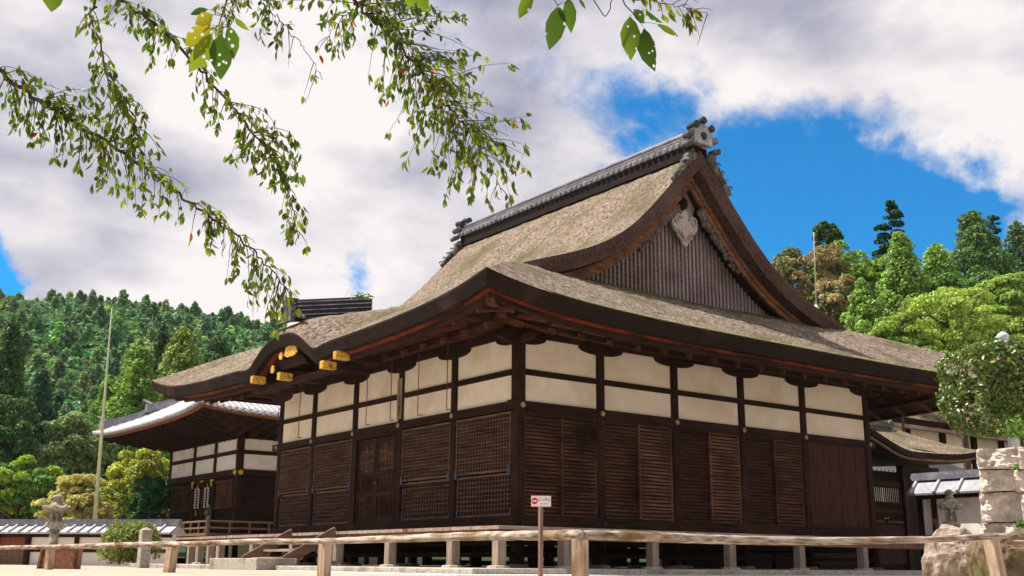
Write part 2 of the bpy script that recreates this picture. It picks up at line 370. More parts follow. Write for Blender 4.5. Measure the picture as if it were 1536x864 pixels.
# moss on the skirt under the gable
def moss():
    mb = MB(); G = []
    for j in range(141):
        x = 1.7 + 11.3 * j / 140; n = .5 + .28 * math.sin(x * 1.9) + .2 * math.sin(x * 4.7 + 1) + rnd.uniform(-.07, .07)
        n *= .35 + .8 * min(1, max(0, (x - 1.7) / 3)); top = 1.42; bot = 1.14 - .6 * n
        G.append([(x, lerp(top, bot, i / 6), Hs(x, lerp(top, bot, i / 6)) + .035 * math.sin(math.pi * (i + .3) / 6.6) * (1 if i < 6 else 0) + (.008 if i < 6 else -.01)) for i in range(7)])
    mb.grid(G, flip=True); return mb.build('moss', thatchmoss, roof_o, smooth=True)
moss()
def eave_moss():
    G = []
    for j in range(161):
        x = -1.5 + 15 * j / 160; n = .22 + .16 * math.sin(x * 2.3) + .12 * math.sin(x * 5.9 + 2) + rnd.uniform(-.08, .08); n = max(.02, n)
        G.append([(x, -3.07 + n * i / 4, Hs(x, -3.07 + n * i / 4) + (.022 if i < 4 else -.01)) for i in range(5)])
    MB().grid(G).build('moss', M('eave_moss', (.09, .075, .03), (.24, .23, .07), scale=12, rough=.95, bump=1, detail=10, c3=(.16, .13, .09), s3=2.2, t3=(.42, .6), dist=.05), roof_o, smooth=True)
eave_moss()
# eave ring: list of side paths
def eave_pt(side, t, inset, nz=0):
    x0, x1, y0, y1 = XC - HX + inset, XR - inset, YC - HY + inset, YC + HY - inset
    if side == 'front': x, y = lerp(x0, x1, t), y0; X, Y = lerp(XC - HX, XR, t), YC - HY; z = Hs(X, Y)
    if side == 'back': x, y = lerp(x0, x1, t), y1; X, Y = lerp(XC - HX, XR, t), YC + HY; z = Hs(X, Y)
    if side == 'left': x, y = x0, lerp(y0, y1, t); X, Y = XC - HX, lerp(YC - HY, YC + HY, t); z = Hm(X, Y)
    if side == 'right': x, y = x1, lerp(y0, y1, t); X, Y = XR, lerp(YC - HY, YC + HY, t); z = Hm(X, Y)
    return x, y, z
def eave_sweep(prof, name, mat, n=150, parent=None, smooth=False):
    mb = MB()
    for side in ('front', 'back', 'left', 'right'):
        G = []
        for i in range(n + 1):
            row = []
            for ins, dz, *ab in prof:
                x, y, z = eave_pt(side, i / n, ins)
                if ab: w = ab[0]; z = lerp(z + dz, ab[1], w)
                else: z += dz
                row.append((x, y, z))
            G.append(row)
        mb.grid(G, flip=side in ('front', 'right'))
    return mb.build(name, mat, parent or hall, smooth=smooth)
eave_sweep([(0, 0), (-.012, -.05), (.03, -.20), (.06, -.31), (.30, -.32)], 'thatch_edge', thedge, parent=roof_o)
eave_sweep([(.20, -.30), (.20, -.365), (.34, -.367)], 'eave_board', redw)
eave_sweep([(.30, -.355), (.30, -.46), (.44, -.46), (.44, -.38)], 'eave_beam', dk['x'])
eave_sweep([(.42, -.39), (1.2, -.38, .35, 4.2), (2.2, -.38, .75, 4.35), (3.05, -.38, 1, 4.48), (3.4, -.38, 1, 4.52)], 'soffit', dk['y'], n=80)
# mid eave beam (kioi)
eave_sweep([(1.35, -.42, .38, 4.12), (1.35, -.54, .38, 4.02), (1.5, -.54, .38, 4.02), (1.5, -.42, .38, 4.12)], 'eave_beam', dk['x'], n=80)
# rafters
def zlow(side, t, ins):
    x, y, z = eave_pt(side, t, ins)
    w = min(1, max(0, (ins - .4) / 2.6)) ** .9
    return x, y, lerp(z - .44, 4.34, w)
for side, n, lo, hi in (('front', 22, 0, 1), ('left', 21, 0, 1), ('right', 19, 0, .9)):
    for i in range(n):
        t = lerp(.03, .97, (i + .5) / n)
        L_ = 19.06 if side == 'front' else 18.36
        s = min(t, 1 - t) * L_
        lim = min(3.15, s + .05) if s < 3.2 else 3.15
        if lim < .8: continue
        def P(ins):
            x0, x1, y0, y1 = XC - HX, XR, YC - HY, YC + HY
            tt = t
            q = zlow(side, tt, ins)
            if side == 'front': return Vector((lerp(x0, x1, t), q[1], q[2]))
            return Vector((q[0], lerp(y0, y1, t), q[2]))
        mb = MB().bar(P(.46), P(min(1.7, lim)), .09, .10)
        mb.build('flying_rafter', raftw['y' if side == 'front' else 'x'], hall)
        if lim > 1.7 and side != 'right':
            a = P(1.25); b = P(lim); a.z -= .17; b.z -= .03
            MB().bar(a, b, .115, .13).build('base_rafter', raftw['y' if side == 'front' else 'x'], hall)
# hip rafters
for cx, cy in ((-1, -1), (1, -1), (-1, 1)):
    ox, oy = (XC - HX if cx < 0 else XR, YC + cy * HY); wx, wy = (0 if cx < 0 else CX[-1], 0 if cy < 0 else CY[-1])
    a = Vector((ox - cx * .34, oy - cy * .34, (4.42 if cy < 0 else 4.58) - .50)); b = Vector((lerp(ox, wx, .55), lerp(oy, wy, .55), 4.12)); c = Vector((wx, wy, 4.30))
    MB().bar(a, b, .17, .2).bar(Vector((lerp(ox, wx, .42), lerp(oy, wy, .42), 3.98)), c, .19, .22).build('hip_rafter', raftw['x'], hall)
# gables
def gable(sy):
    yo = YC + (-GY if sy < 0 else GB)       # outer plane; inward = -sy
    inw = -sy
    def curve(side, off, dmax=6.3, N=46):
        pts = []
        for k in range(120):
            d = dmax * k / 119; z = F(d) + lift(0, HX - d); z2 = F(d + .02) + lift(0, HX - d - .02)
            sl = (z2 - z) / .02; L = math.hypot(1, sl); nx, nz = -sl / L, 1 / L
            pts.append((d - nx * off, z - nz * off))
        out = []
        for k, pnt in enumerate(pts):
            if pnt[0] >= 0:
                if not out and k > 0:
                    p0 = pts[k - 1]; t = (0 - p0[0]) / (pnt[0] - p0[0] + 1e-9); out.append((0, lerp(p0[1], pnt[1], t)))
                out.append(pnt)
        A = np.array(out); s = np.concatenate([[0], np.cumsum(np.hypot(*(A[1:] - A[:-1]).T))]); u = np.linspace(0, s[-1], N)
        return [(float(np.interp(q, s, A[:, 0])), float(np.interp(q, s, A[:, 1]))) for q in u]
    def strip(mb, side, c1, y1, c2, y2):
        G = [[(XC + side * p[0], y1, p[1]) for p in c1], [(XC + side * p[0], y2, p[1]) for p in c2]]
        mb.grid(G, flip=(side * sy) > 0)
    mb = MB(); bb = []; gl = MB()
    for side in (-1, 1):
        c0, c1, c2, c3 = curve(side, 0), curve(side, .12), curve(side, .40), curve(side, .43)
        strip(mb, side, c0, yo, c1, yo - .02 * inw); strip(mb, side, c1, yo - .02 * inw, c2, yo + .07 * inw); strip(mb, side, c2, yo + .07 * inw, c3, yo + .98 * inw)
    mb.build('gable_thatch_edge', thgable, roof_o)
    for side in (-1, 1):
        b = MB(); e0, e1 = curve(side, .44, 6.1), curve(side, .70, 5.85); y1 = yo + .42 * inw; y2 = yo + .50 * inw
        strip(b, side, e0, y1, e1, y1); strip(b, side, e1, y1, e1, y2); strip(b, side, e0, y2, e1, y2)
        f0, f1 = curve(side, .44, 6.1), curve(side, .56, 6.0); strip(b, side, f0, y1 - .04 * inw, f1, y1 - .04 * inw); strip(b, side, f1, y1 - .04 * inw, f1, y1)
        b.build('barge_board', gablew, hall)
    # fill behind
    ci = curve(1, .60, 6.0, 80); xs = [p[0] for p in ci]; zs = [p[1] for p in ci]
    top = lambda d: float(np.interp(d, xs, zs))
    yl = yo + .9 * inw; bars = MB(); hz = MB(); x = -5.2
    zb = 5.98
    while x <= 5.2:
        zt = top(abs(x))
        if zt > zb + .05: bars.box(XC + x - .036, XC + x + .036, min(yl, yl + .06 * inw), max(yl, yl + .06 * inw), zb, zt)
        x += .148
    z = zb + .1
    while z < top(0) - .1:
        dd = max([d for d in np.linspace(0, 5.4, 200) if top(d) > z] or [0]); hz.box(XC - dd, XC + dd, min(yl + .05 * inw, yl + .09 * inw), max(yl + .05 * inw, yl + .09 * inw), z - .028, z + .028); z += .15
    bars.add(hz.v, hz.f); bars.build('gable_lattice', lattw, hall)
    pl = MB(); poly = [(-d, top(d)) for d in reversed(np.linspace(0, 5.3, 40)[1:])] + [(0, top(0))] + [(d, top(d)) for d in np.linspace(0, 5.3, 40)[1:]]
    poly = [(5.3, zb - .1)] + [p for p in reversed(poly)] + [(-5.3, zb - .1)]
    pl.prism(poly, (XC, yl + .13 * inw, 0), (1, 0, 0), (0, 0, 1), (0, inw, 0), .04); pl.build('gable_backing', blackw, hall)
    # sill under lattice
    MB().box(XC - 5.0, XC + 5.0, min(yl - .05 * inw, yl + .12 * inw), max(yl - .05 * inw, yl + .12 * inw), 5.9, 6.03).build('gable_sill', gablew, hall)
    if sy > 0: return
    # pendant board
    yp = yo + .36 * inw; zt = top(0) + .25
    b = MB().prism([(0, .02), (.55, -.80), (.42, -1.15), (-.42, -1.15), (-.55, -.80)], (XC, yl - .10, zt), (1, 0, 0), (0, 0, 1), (0, 1, 0), .06); b.build('pendant_backboard', gegyow, hall)
    zt -= .12
    prof = [(0, -.86), (.10, -.90), (.13, -1.02), (.22, -1.12), (.26, -1.02), (.38, -1.0), (.49, -1.12), (.50, -1.32), (.42, -1.48), (.30, -1.56), (.27, -1.66), (.15, -1.74), (.09, -1.86), (0, -1.93)]
    poly = prof + [(-a, b_) for a, b_ in reversed(prof[1:-1])]
    g = MB().prism(poly, (XC, yl - .26, zt), (1, 0, 0), (0, 0, 1), (0, 1, 0), .09)
    go = g.build('gable_pendant', gegyow, hall, bevel=.02)
    for sx in (-1, 1):            # spiral scrolls and fanned flutes
        car = MB(); pts = []
        for k in range(26):
            a = math.pi * .9 - k / 25 * 2.3 * math.pi; rr = .17 * (1 - k / 30); pts.append((XC + sx * (.30 + rr * math.cos(a)), yl - .285, zt - 1.19 + rr * math.sin(a)))
        car.tube(pts, [.034 * (1 - k / 50) for k in range(26)], 6)
        car.build('scroll', gegyow, go, smooth=True)
        for k in range(3):
            MB().tube([(XC + sx * (.44 - .13 * k), yl - .268, zt - 1.40 - .03 * k), (XC + sx * (.27 - .08 * k), yl - .27, zt - 1.56 - .02 * k), (XC + sx * .025, yl - .268, zt - 1.80 + .05 * k)], [.004, .010, .004], 5).build('flute', gablew, go)
    fl = MB()
    for k in range(8):
        a = k * math.pi / 4; c = Vector((XC + .11 * math.cos(a), yl - .2, zt - .66 + .13 * math.sin(a))); fl.lathe(c - Vector((0, 0, .06)), [(.0, 0), (.055, .02), (.07, .06), (.055, .1), (0, .12)], 8)
    fl.lathe((XC, yl - .25, zt - .74), [(.0, 0), (.06, .03), (.075, .08), (.06, .13), (0, .16)], 10)
    fl.tube([(XC, yl - .19, zt - .42), (XC, yl - .19, zt - .86)], .03, 6)
    fl.build('flower_boss', dk['z'], hall, smooth=True)
    for sx in (-1, 1):
        cv = MB()
        for k in range(22):
            u = k / 21; d = .5 + 1.35 * u; zc = top(d) - .24 - .02 * math.sin(k)
            r1 = .13 * (1 - .55 * u); a = rnd.uniform(0, 6)
            cv.lathe((XC + sx * d + rnd.uniform(-.03, .03), yl - .38 + rnd.uniform(-.03, .03), zc - r1 + rnd.uniform(-.05, .05)), [(.01, 0), (r1 * .7, r1 * .3), (r1, r1), (r1 * .6, r1 * 1.7), (.01, r1 * 2)], 7)
            if k % 3 == 0:
                pts = [(XC + sx * d + .1 * (1 - q / 12) * math.cos(q * .7), yl - .46, zc + .1 * (1 - q / 12) * math.sin(q * .7)) for q in range(11)]; cv.tube(pts, .018, 5)
        cv.build('gable_carving', M('carving_wood_%d' % sx, (.05, .04, .04), (.2, .165, .155), scale=12, bump=.6) if sx < 0 else bpy.data.materials['carving_wood_-1'], hall)
gable(-1); gable(1)
# main ridge of tiles
rz = 9.98
mb = MB().box(XC - .36, XC + .36, .58, 11.68, rz - .1, rz + .26)
rb = mb.build('ridge_base', blackw, hall)
mb = MB().box(XC - .30, XC + .30, .56, 11.70, rz + .40, rz + .55).box(XC - .22, XC + .22, .57, 11.69, rz + .55, rz + .62).box(XC - .27, XC + .27, .56, 11.70, rz + .62, rz + .67)
mb.tube([(XC, .56, rz + .70), (XC, 11.7, rz + .70)], .13, 12)
for sx in (-1, 1):
    for zz in (.44, .50): mb.box(XC + sx * .33 - .02, XC + sx * .33 + .02, .56, 11.7, rz + zz - .018, rz + zz + .018)
ridge = mb.build('ridge', tile, hall)
for sx in (-1, 1):
    ed = MB()
    for k in range(45):
        y = .72 + k * .2455
        ed.tube([(XC + sx * .22, y, rz + .36), (XC + sx * .44, y, rz + .315)], .075, 10)
        ed.tube([(XC + sx * .44, y, rz + .315), (XC + sx * .445, y, rz + .314)], .045, 8)
        ed.tube([(XC + sx * .24, y + .06, rz + .40), (XC + sx * .40, y + .123, rz + .25), (XC + sx * .24, y + .19, rz + .40)], .026, 5)
    ed.build('ridge_tile_row', tilem, ridge, smooth=False)
def ridge_end(y, s):
    o = MB(); o.prism([(-.34, .28), (.34, .28), (.34, .62), (.40, .66), (.0, .92), (-.40, .66), (-.34, .62)], (XC, y, rz), (1, 0, 0), (0, 0, 1), (0, s, 0), .16)
    e = o.build('ridge_end_tile', tilem, ridge)
    t = MB()
    for dx, dz in ((-.30, .80), (0, .98), (.30, .80)):
        t.tube([(XC + dx, y - s * .1, rz + dz - .05), (XC + dx, y + s * .22, rz + dz)], .105, 14)
    t.tube([(XC, y + s * .17, rz + .52), (XC, y + s * .21, rz + .52)], [.12, .09], 10)
    t.build('ridge_end_disc', capm, e)
    for sx in (-1, 1):           # fins flowing down both slopes
        fn = MB()
        for k in range(16):
            d = .34 + .05 * k + rnd.uniform(-.02, .02); zz = F(d) + .10 + rnd.uniform(-.05, .07) * (1 - k / 20); r1 = .15 - .0055 * k
            fn.lathe((XC + sx * d, y + s * rnd.uniform(-.03, .05), zz - r1), [(.02, 0), (r1 * .75, r1 * .3), (r1, r1), (r1 * .7, r1 * 1.7), (.02, r1 * 2)], 8)
        for k in range(5):
            d = .42 + .15 * k; zz = F(d) + .22 - .02 * k; fn.tube([(XC + sx * (d + .07 * math.cos(q * .8)), y + s * .14, zz + .07 * math.sin(q * .8)) for q in range(7)], .022, 5)
        fn.tube([(XC + sx * .45, y - s * .12, rz + .50), (XC + sx * .47, y + s * .18, rz + .48)], .095, 12)
        fn.tube([(XC + sx * .52, y - s * .12, rz + .20), (XC + sx * .56, y + s * .2, rz + .18)], .085, 12)
        fn.build('ridge_fin', tiled, e, smooth=True)
ridge_end(.50, -1); ridge_end(11.76, 1)
# karahafu ridge
mb = MB()
x0, x1 = -2.80, -.95
def kz(x): return Hm(x, KY)
def pr_layer(mb, w, a, b_, o_):
    mb.add([(x, KY + sy * w, zz) for x, zt in ((x0 + o_, 5.04), (x1 + .3, 5.44)) for zz in (zt + a, zt + b_) for sy in (-1, 1)], [(0, 1, 3, 2), (4, 6, 7, 5), (0, 4, 5, 1), (2, 3, 7, 6), (0, 2, 6, 4), (1, 5, 7, 3)])
for w, a, b_, o_ in ((.26, -.1, .33, .06), (.16, .33, .36, .1)): pr_layer(mb, w, a, b_, o_)
mb.tube([(x0 + .08, KY, 5.04 + .37), (x1 + .3, KY, 5.44 + .37)], .075, 10)
kr = mb.build('porch_ridge', capm, hall)
mb = MB()
for w, a, b_, o_ in ((.31, -.02, .0, .0), (.30, .10, .12, .02), (.30, .21, .235, .04), (.28, .32, .345, .06)): pr_layer(mb, w, a, b_, o_)
mb.build('ridge_tile_course', tilem, kr)
fn = MB()
fn.prism([(-.28, -.12), (.28, -.12), (.30, .2), (.16, .40), (-.16, .40), (-.30, .2)], (x0 - .03, KY, 5.0), (0, 1, 0), (0, 0, 1), (-1, 0, 0), .12)
for sy in (-1, 1):
    for k in range(9):
        yy = .26 + .055 * k; r1 = .10 - .006 * k; fn.lathe((x0 + rnd.uniform(-.06, .02), KY + sy * yy, 5.0 - .5 * (yy - .2) ** 2 - r1 * .4), [(.01, 0), (r1 * .8, r1 * .4), (r1, r1), (.01, r1 * 2)], 8)
    fn.tube([(x0 - .22, KY + sy * .14, 5.42), (x0 + .1, KY + sy * .14, 5.44)], .06, 10)
fn.build('ridge_end_tile', tiled, kr)
# porch gold-capped beams
GOLDC = [(5.75, 3.50, -3.05), (7.1, 3.58, -3.16), (2.72, 3.58, -3.10), (3.36, 3.45, -3.10)]
GOLDD = [(5.9, 4.04), (6.35, 3.76), (4.0, 3.74)]
GOLDP = (5.35, 4.12)
for y, z, xe in GOLDC:
    b = MB().box(xe + .12, -1.9, y - .075, y + .075, z - .085, z + .085).build('porch_beam', dk['x'], hall)
    MB().box(xe, xe + .36, y - .085, y + .085, z - .092, z + .092).build('gilt_cap', gold, b, bevel=.015)
for y, z in GOLDD:
    b = MB().tube([(-2.92, y, z), (-1.5, y, z + .05)], .085, 12).build('round_beam', dk['x'], hall)
    MB().tube([(-2.95, y, z), (-2.92, y, z)], .10, 14).build('gilt_disc', gold, b)
b = MB().prism([(-.95, -.2), (.95, -.2), (.7, .02), (.3, .16), (-.3, .16), (-.7, .02)], (-2.66, KY, 3.95), (0, 1, 0), (0, 0, 1), (-1, 0, 0), .1).build('porch_pediment', dk['y'], hall)
MB().prism([(-.36, -.1), (-.2, -.17), (.2, -.17), (.36, -.1), (.28, .1), (0, .17), (-.28, .1)], (-2.92, GOLDP[0], GOLDP[1]), (0, 1, 0), (0, 0, 1), (-1, 0, 0), .03).build('gilt_plate', gold, b)
MB().box(-2.66, -2.5, KY - 2.5, KY + 2.4, 3.36, 3.5).build('porch_tie_beam', dk['y'], hall)

# --- walls
def column(x, y, w=.25):
    c = w / 2; h = .03; poly = [(-c + h, -c), (c - h, -c), (c, -c + h), (c, c - h), (c - h, c), (-c + h, c), (-c, c - h), (-c, -c + h)]
    o = MB().prism(poly, (x, y, -1.0), (1, 0, 0), (0, 1, 0), (0, 0, 1), 5.05).build('column', dk['z'], hall)
    MB().lathe((x, y, -1.03), [(.26, 0), (.25, .06), (.2, .09)], 10).build('foundation_stone', stone, o)
    return o
o5 = .125
cols = [(o5 + (0), o5)] + [(x, o5) for x in CX[1:-1]] + [(CX[-1] - o5, o5)] + [(o5, y) for y in CY[1:-1]] + [(o5, CY[-1] - o5)] + [(CX[-1] - o5, y) for y in CY[1:-1]] + [(x, CY[-1] - o5) for x in CX[1:-1]] + [(CX[-1] - o5, CY[-1] - o5)]
for x, y in cols: column(x, y)
for z0, z1, pr, nm in ((2.36, 2.55, .035, 'tie_beam'), (-.16, .04, .05, 'ground_sill'), (4.0, 4.24, .02, 'wall_plate'), (-.55, -.40, -.05, 'floor_tie')):
    MB().box(-pr - (.12 if nm == 'tie_beam' else 0), CX[-1] + pr + (.1 if nm == 'tie_beam' else 0), -pr, .16, z0, z1).build(nm, dk['x'], hall)
    MB().box(-pr + .001, .16, .162, CY[-1] + pr + (.25 if nm == 'tie_beam' else 0), z0, z1).build(nm, dk['y'], hall)
    MB().box(CX[-1] - .16, CX[-1] + pr, .162, CY[-1] + pr, z0, z1).build(nm, dk['y'], hall)
    MB().box(.162, CX[-1] - .162, CY[-1] - .16, CY[-1] + pr, z0, z1).build(nm, dk['x'], hall)
# back and right walls, closed floor and ceiling
MB().box(CX[-1] - .12, CX[-1] - .06, .25, CY[-1] - .25, 0.04, 4.0).build('wall', plaster, hall); MB().box(.25, CX[-1] - .25, CY[-1] - .12, CY[-1] - .06, .04, 4.0).build('wall', plaster, hall)
MB().box(.1, CX[-1] - .1, .1, CY[-1] - .1, -.1, -.02).build('floor', blackw, hall)
MB().box(.1, CX[-1] - .1, .1, CY[-1] - .1, 4.54, 4.58).build('ceiling', blackw, hall)
def bracket(x, y, ax):
    p = [(-.66, .0), (-.66, -.05), (-.6, -.095), (-.5, -.13), (-.36, -.155), (-.2, -.165), (.2, -.165), (.36, -.155), (.5, -.13), (.6, -.095), (.66, -.05), (.66, 0)]
    if ax == 'x': MB().prism(p[::-1], (x, -.03, 4.0), (1, 0, 0), (0, 0, 1), (0, 1, 0), .17).build('bracket_arm', dk['x'], hall)
    else: MB().prism(p, (-.03, y, 4.0), (0, 1, 0), (0, 0, 1), (1, 0, 0), .17).build('bracket_arm', dk['y'], hall)
for i, x in enumerate(CX): bracket(x + (o5 if i == 0 else -o5 if i == 5 else 0), 0, 'x')
for i, y in enumerate(CY): bracket(0, y + (o5 if i == 0 else -o5 if i == 5 else 0), 'y')
# plaster panels and mid rails
for i in range(5):
    a = CX[i] + (.25 if i == 0 else .10); b = CX[i + 1] - (.25 if i == 4 else .10)
    for z0, z1 in ((2.55, 3.14), (3.27, 4.0)): MB().box(a, b, .05, .11, z0, z1).build('plaster_panel', plaster, hall)
    MB().box(a, b, .005, .12, 3.14, 3.27).build('mid_rail', dk['x'], hall)
    a = CY[i] + (.25 if i == 0 else .10); b = CY[i + 1] - (.25 if i == 4 else .10)
    for z0, z1 in ((2.55, 3.14), (3.27, 4.0)): MB().box(.05, .11, a, b, z0, z1).build('plaster_panel', plaster, hall)
    MB().box(.005, .12, a, b, 3.14, 3.27).build('mid_rail', dk['y'], hall)
# bosses
def boss(p, ax):
    p = Vector(p); d = Vector((0, -1, 0)) if ax == 'x' else Vector((-1, 0, 0))
    MB().tube([p, p + d * .02, p + d * .035, p + d * .05], [.062, .062, .035, .018], 12).build('nail_cover', brass, hall)
for i, x in enumerate(CX): boss((x + (.13 if i == 0 else -.1 if i == 5 else 0), -.035, 2.455), 'x')
for i, y in enumerate(CY): boss((-.035, y + (.13 if i == 0 else 0), 2.455), 'y')
for i, x in enumerate(CX): 
    p = Vector((x + (.13 if i == 0 else 0), -.05, -.06)); MB().tube([p, p + Vector((0, -.03, 0))], .045, 10).build('nail_cover', capm, hall)
# louvred sliding panels on the front (right in the picture)
def louvre(x0, x1, y, seed):
    r = random.Random(seed); b = MB(); lv_ = (lv, lv, lv, lv2, lv3, lv2, lv3, lv)[seed]
    b.box(x0, x0 + .05, y, y + .05, .06, 2.34).box(x1 - .05, x1, y, y + .05, .06, 2.34).box(x0 + .05, x1 - .05, y, y + .05, .06, .13).box(x0 + .05, x1 - .05, y, y + .05, 2.27, 2.34)
    z = .17; p = b.build('louvre_panel', lv_, hall); s = MB()
    while z < 2.25:
        s.box(x0 + .05, x1 - .05, y + .006 + r.uniform(0, .006), y + .03, z, z + .052); z += .0835
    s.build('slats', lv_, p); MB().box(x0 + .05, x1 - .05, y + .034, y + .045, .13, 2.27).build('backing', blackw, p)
for i in range(4):
    a = CX[i] + (.25 if i == 0 else .11); b = CX[i + 1] - .11; mid = (a + b) / 2
    louvre(a + .02, mid + .02, .10, i * 2); louvre(mid - .02, b - .02, .04, i * 2 + 1)
    MB().box(a, b, .01, .2, 2.30, 2.36).build('door_head', dk['x'], hall)
    MB().box(a, b, .0, .2, .04, .09).build('door_track', dk['x'], hall)
pp = MB(); x = CX[4] + .12
while x < CX[5] - .27: pp.box(x, min(x + .225, CX[5] - .25), .05 + rnd.uniform(0, .008), .09, .08, 2.36); x += .23
pp.build('plank_wall', pw, hall)
MB().box(CX[4] + .11, CX[5] - .25, .01, .06, .04, .14).build('skirting', dk['x'], hall)
# lattice shutters on the left side
def shutter(y0, y1, z0, z1, x, cy, cz, name='lattice_shutter'):
    o = MB(); o.box(x, x + .05, y0, y0 + .045, z0, z1).box(x, x + .05, y1 - .045, y1, z0, z1).box(x, x + .05, y0 + .045, y1 - .045, z0, z0 + .05).box(x, x + .05, y0 + .045, y1 - .045, z1 - .05, z1)
    s = o.build(name, ltw, hall); l = MB(); w = .021
    n = int((y1 - y0 - .09) / cy)
    for k in range(1, n):
        y = lerp(y0 + .045, y1 - .045, k / n); l.box(x + .006, x + .03, y - w / 2, y + w / 2, z0 + .05, z1 - .05)
    n = int((z1 - z0 - .1) / cz)
    for k in range(1, n):
        z = lerp(z0 + .05, z1 - .05, k / n); l.box(x + .012, x + .036, y0 + .045, y1 - .045, z - w / 2, z + w / 2)
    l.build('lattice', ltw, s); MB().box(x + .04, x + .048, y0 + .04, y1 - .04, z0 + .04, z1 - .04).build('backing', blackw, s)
    for y in (y0 + .03, y1 - .03):
        MB().prism([(-.05, -.1), (.05, -.1), (.03, .12), (-.03, .12)], (x - .004, y, z0 + .02 if z0 > .5 else z0 + .06), (0, 1, 0), (0, 0, 1), (-1, 0, 0), .012).build('iron_fitting', bluem, s)
for i in (0, 1, 3, 4):
    a = CY[i] + (.27 if i == 0 else .13); b = CY[i + 1] - (.26 if i == 4 else .13)
    shutter(a, b, 1.03, 2.33, .02, .105, .078); shutter(a, b, .08, 1.0, .07, .115, .1)
    MB().box(.03, .2, a - .03, b + .03, .04, .08).build('door_track', dk['y'], hall)
# double door
def doors():
    y0, y1 = CY[2] + .15, CY[3] - .15; mid = (y0 + y1) / 2
    MB().box(-.01, .06, y0 - .04, y0 + .05, .04, 2.36).box(-.01, .06, y1 - .05, y1 + .04, .04, 2.36).box(-.01, .06, y0 + .05, y1 - .05, 2.26, 2.36).build('door_frame', dk['z'], hall)
    for a, b in ((y0 + .06, mid - .012), (mid + .012, y1 - .06)):
        d = MB(); x = .04
        d.box(x, x + .06, a, a + .09, .08, 2.24).box(x, x + .06, b - .09, b, .08, 2.24)
        for z0, z1 in ((.08, .2), (.74, .84), (1.28, 1.38), (2.1, 2.24)): d.box(x + .002, x + .058, a + .09, b - .09, z0, z1)
        do = d.build('door', dk['z'], hall)
        bl = MB()
        for z0, z1 in ((.2, .74), (.84, 1.28)):
            n = 6
            for k in range(n):
                y = lerp(a + .12, b - .12, (k + .5) / n); bl.box(x + .01, x + .05, y - .022, y + .022, z0, z1)
                bl.box(x - .005, x + .055, y - .04, y + .04, z1 - .09, z1 - .03)
        bl.build('baluster', lv, do)
        mid2 = (a + b) / 2; dl = MB(); dl.box(x + .002, x + .05, mid2 - .03, mid2 + .03, 1.38, 2.1)
        for (p, q) in ((a + .09, mid2 - .03), (mid2 + .03, b - .09)):
            w = q - p; n = 9
            for k in range(-4, n + 4):
                for s in (-1, 1):
                    za = 1.38 + .72 * k / n; zb_ = za + s * w * 1.6
                    A = (p, za); B = (q, zb_)
                    lo, hi = 1.38, 2.1
                    t0, t1 = 0, 1
                    dz = zb_ - za
                    ta, tb = (lo - za) / dz, (hi - za) / dz; t0 = max(0, min(ta, tb)); t1 = min(1, max(ta, tb))
                    if t1 - t0 > .05: dl.bar((x + .02, lerp(p, q, t0), lerp(za, zb_, t0)), (x + .02, lerp(p, q, t1), lerp(za, zb_, t1)), .012, .012, up=(1, 0, 0))
            for cz in (1.62, 1.70, 1.66):
                for cy_ in (-.03, .03, 0): dl.lathe(((x + .02), (p + q) / 2 + cy_, cz - .012 + (0 if cy_ else .012)), [(.004, 0), (.016, .012), (.004, .024)], 6)
        dl.build('lattice', gegyow if False else ltw, do)
        MB().box(x + .052, x + .06, a + .05, b - .05, .1, 2.2).build('backing', blackw, do)
        MB().tube([(x - .01, (b - .05 if a < mid - .5 else a + .05), 1.08), (x - .03, (b - .05 if a < mid - .5 else a + .05), 1.08)], .03, 10).build('handle', bluem, do)
    MB().box(.02, .2, y0 - .05, y1 + .05, .04, .08).build('door_threshold', dk['y'], hall)
doors()
# name board with brush writing
def txt(s, size, mat, parent, origin, ux, uy, name='lettering', ext=.002, sx=1):
    c = bpy.data.curves.new(name, 'FONT'); c.body = s; c.size = size; c.extrude = ext; c.align_x = 'CENTER'; c.align_y = 'CENTER'; c.space_line = .95
    t = bpy.data.objects.new(name, c); COL.objects.link(t); bpy.context.view_layer.update()
    me = bpy.data.meshes.new_from_object(t.evaluated_get(bpy.context.evaluated_depsgraph_get())); bpy.data.objects.remove(t)
    o = bpy.data.objects.new(name, me); COL.objects.link(o); me.materials.clear(); me.materials.append(mat)
    ux = Vector(ux); uy = Vector(uy); uz = ux.cross(uy); mm = Matrix((( ux.x * sx, uy.x, uz.x, 0), (ux.y * sx, uy.y, uz.y, 0), (ux.z * sx, uy.z, uz.z, 0), (0, 0, 0, 1)))
    me.transform(mm); q = Vector(origin) - ORG[parent.name]; me.transform(Matrix.Translation(q)); o.parent = parent; ORG[o.name] = ORG[parent.name]
    return o
plaq = MB().box(-.03, .0, 4.90, 5.10, 2.62, 3.66).build('name_board', deckw['z'], hall)
txt('三\n千\n山\n釈\n迦\n堂', .155, blackp, plaq, (-.033, 4.985, 3.12), (0, -1, 0), (0, 0, 1), sx=.85)
# hanging shutter hooks
for y in (4.40, 5.62, 3.12, 1.87, 9.5, 10.9):
    MB().tube([(-.62, y, 3.98), (-.62, y, 2.47)], .011, 5).tube([(-.62, y, 2.475), (-.62, y - .2, 2.47)], .011, 5).build('shutter_hook', ironm, hall)
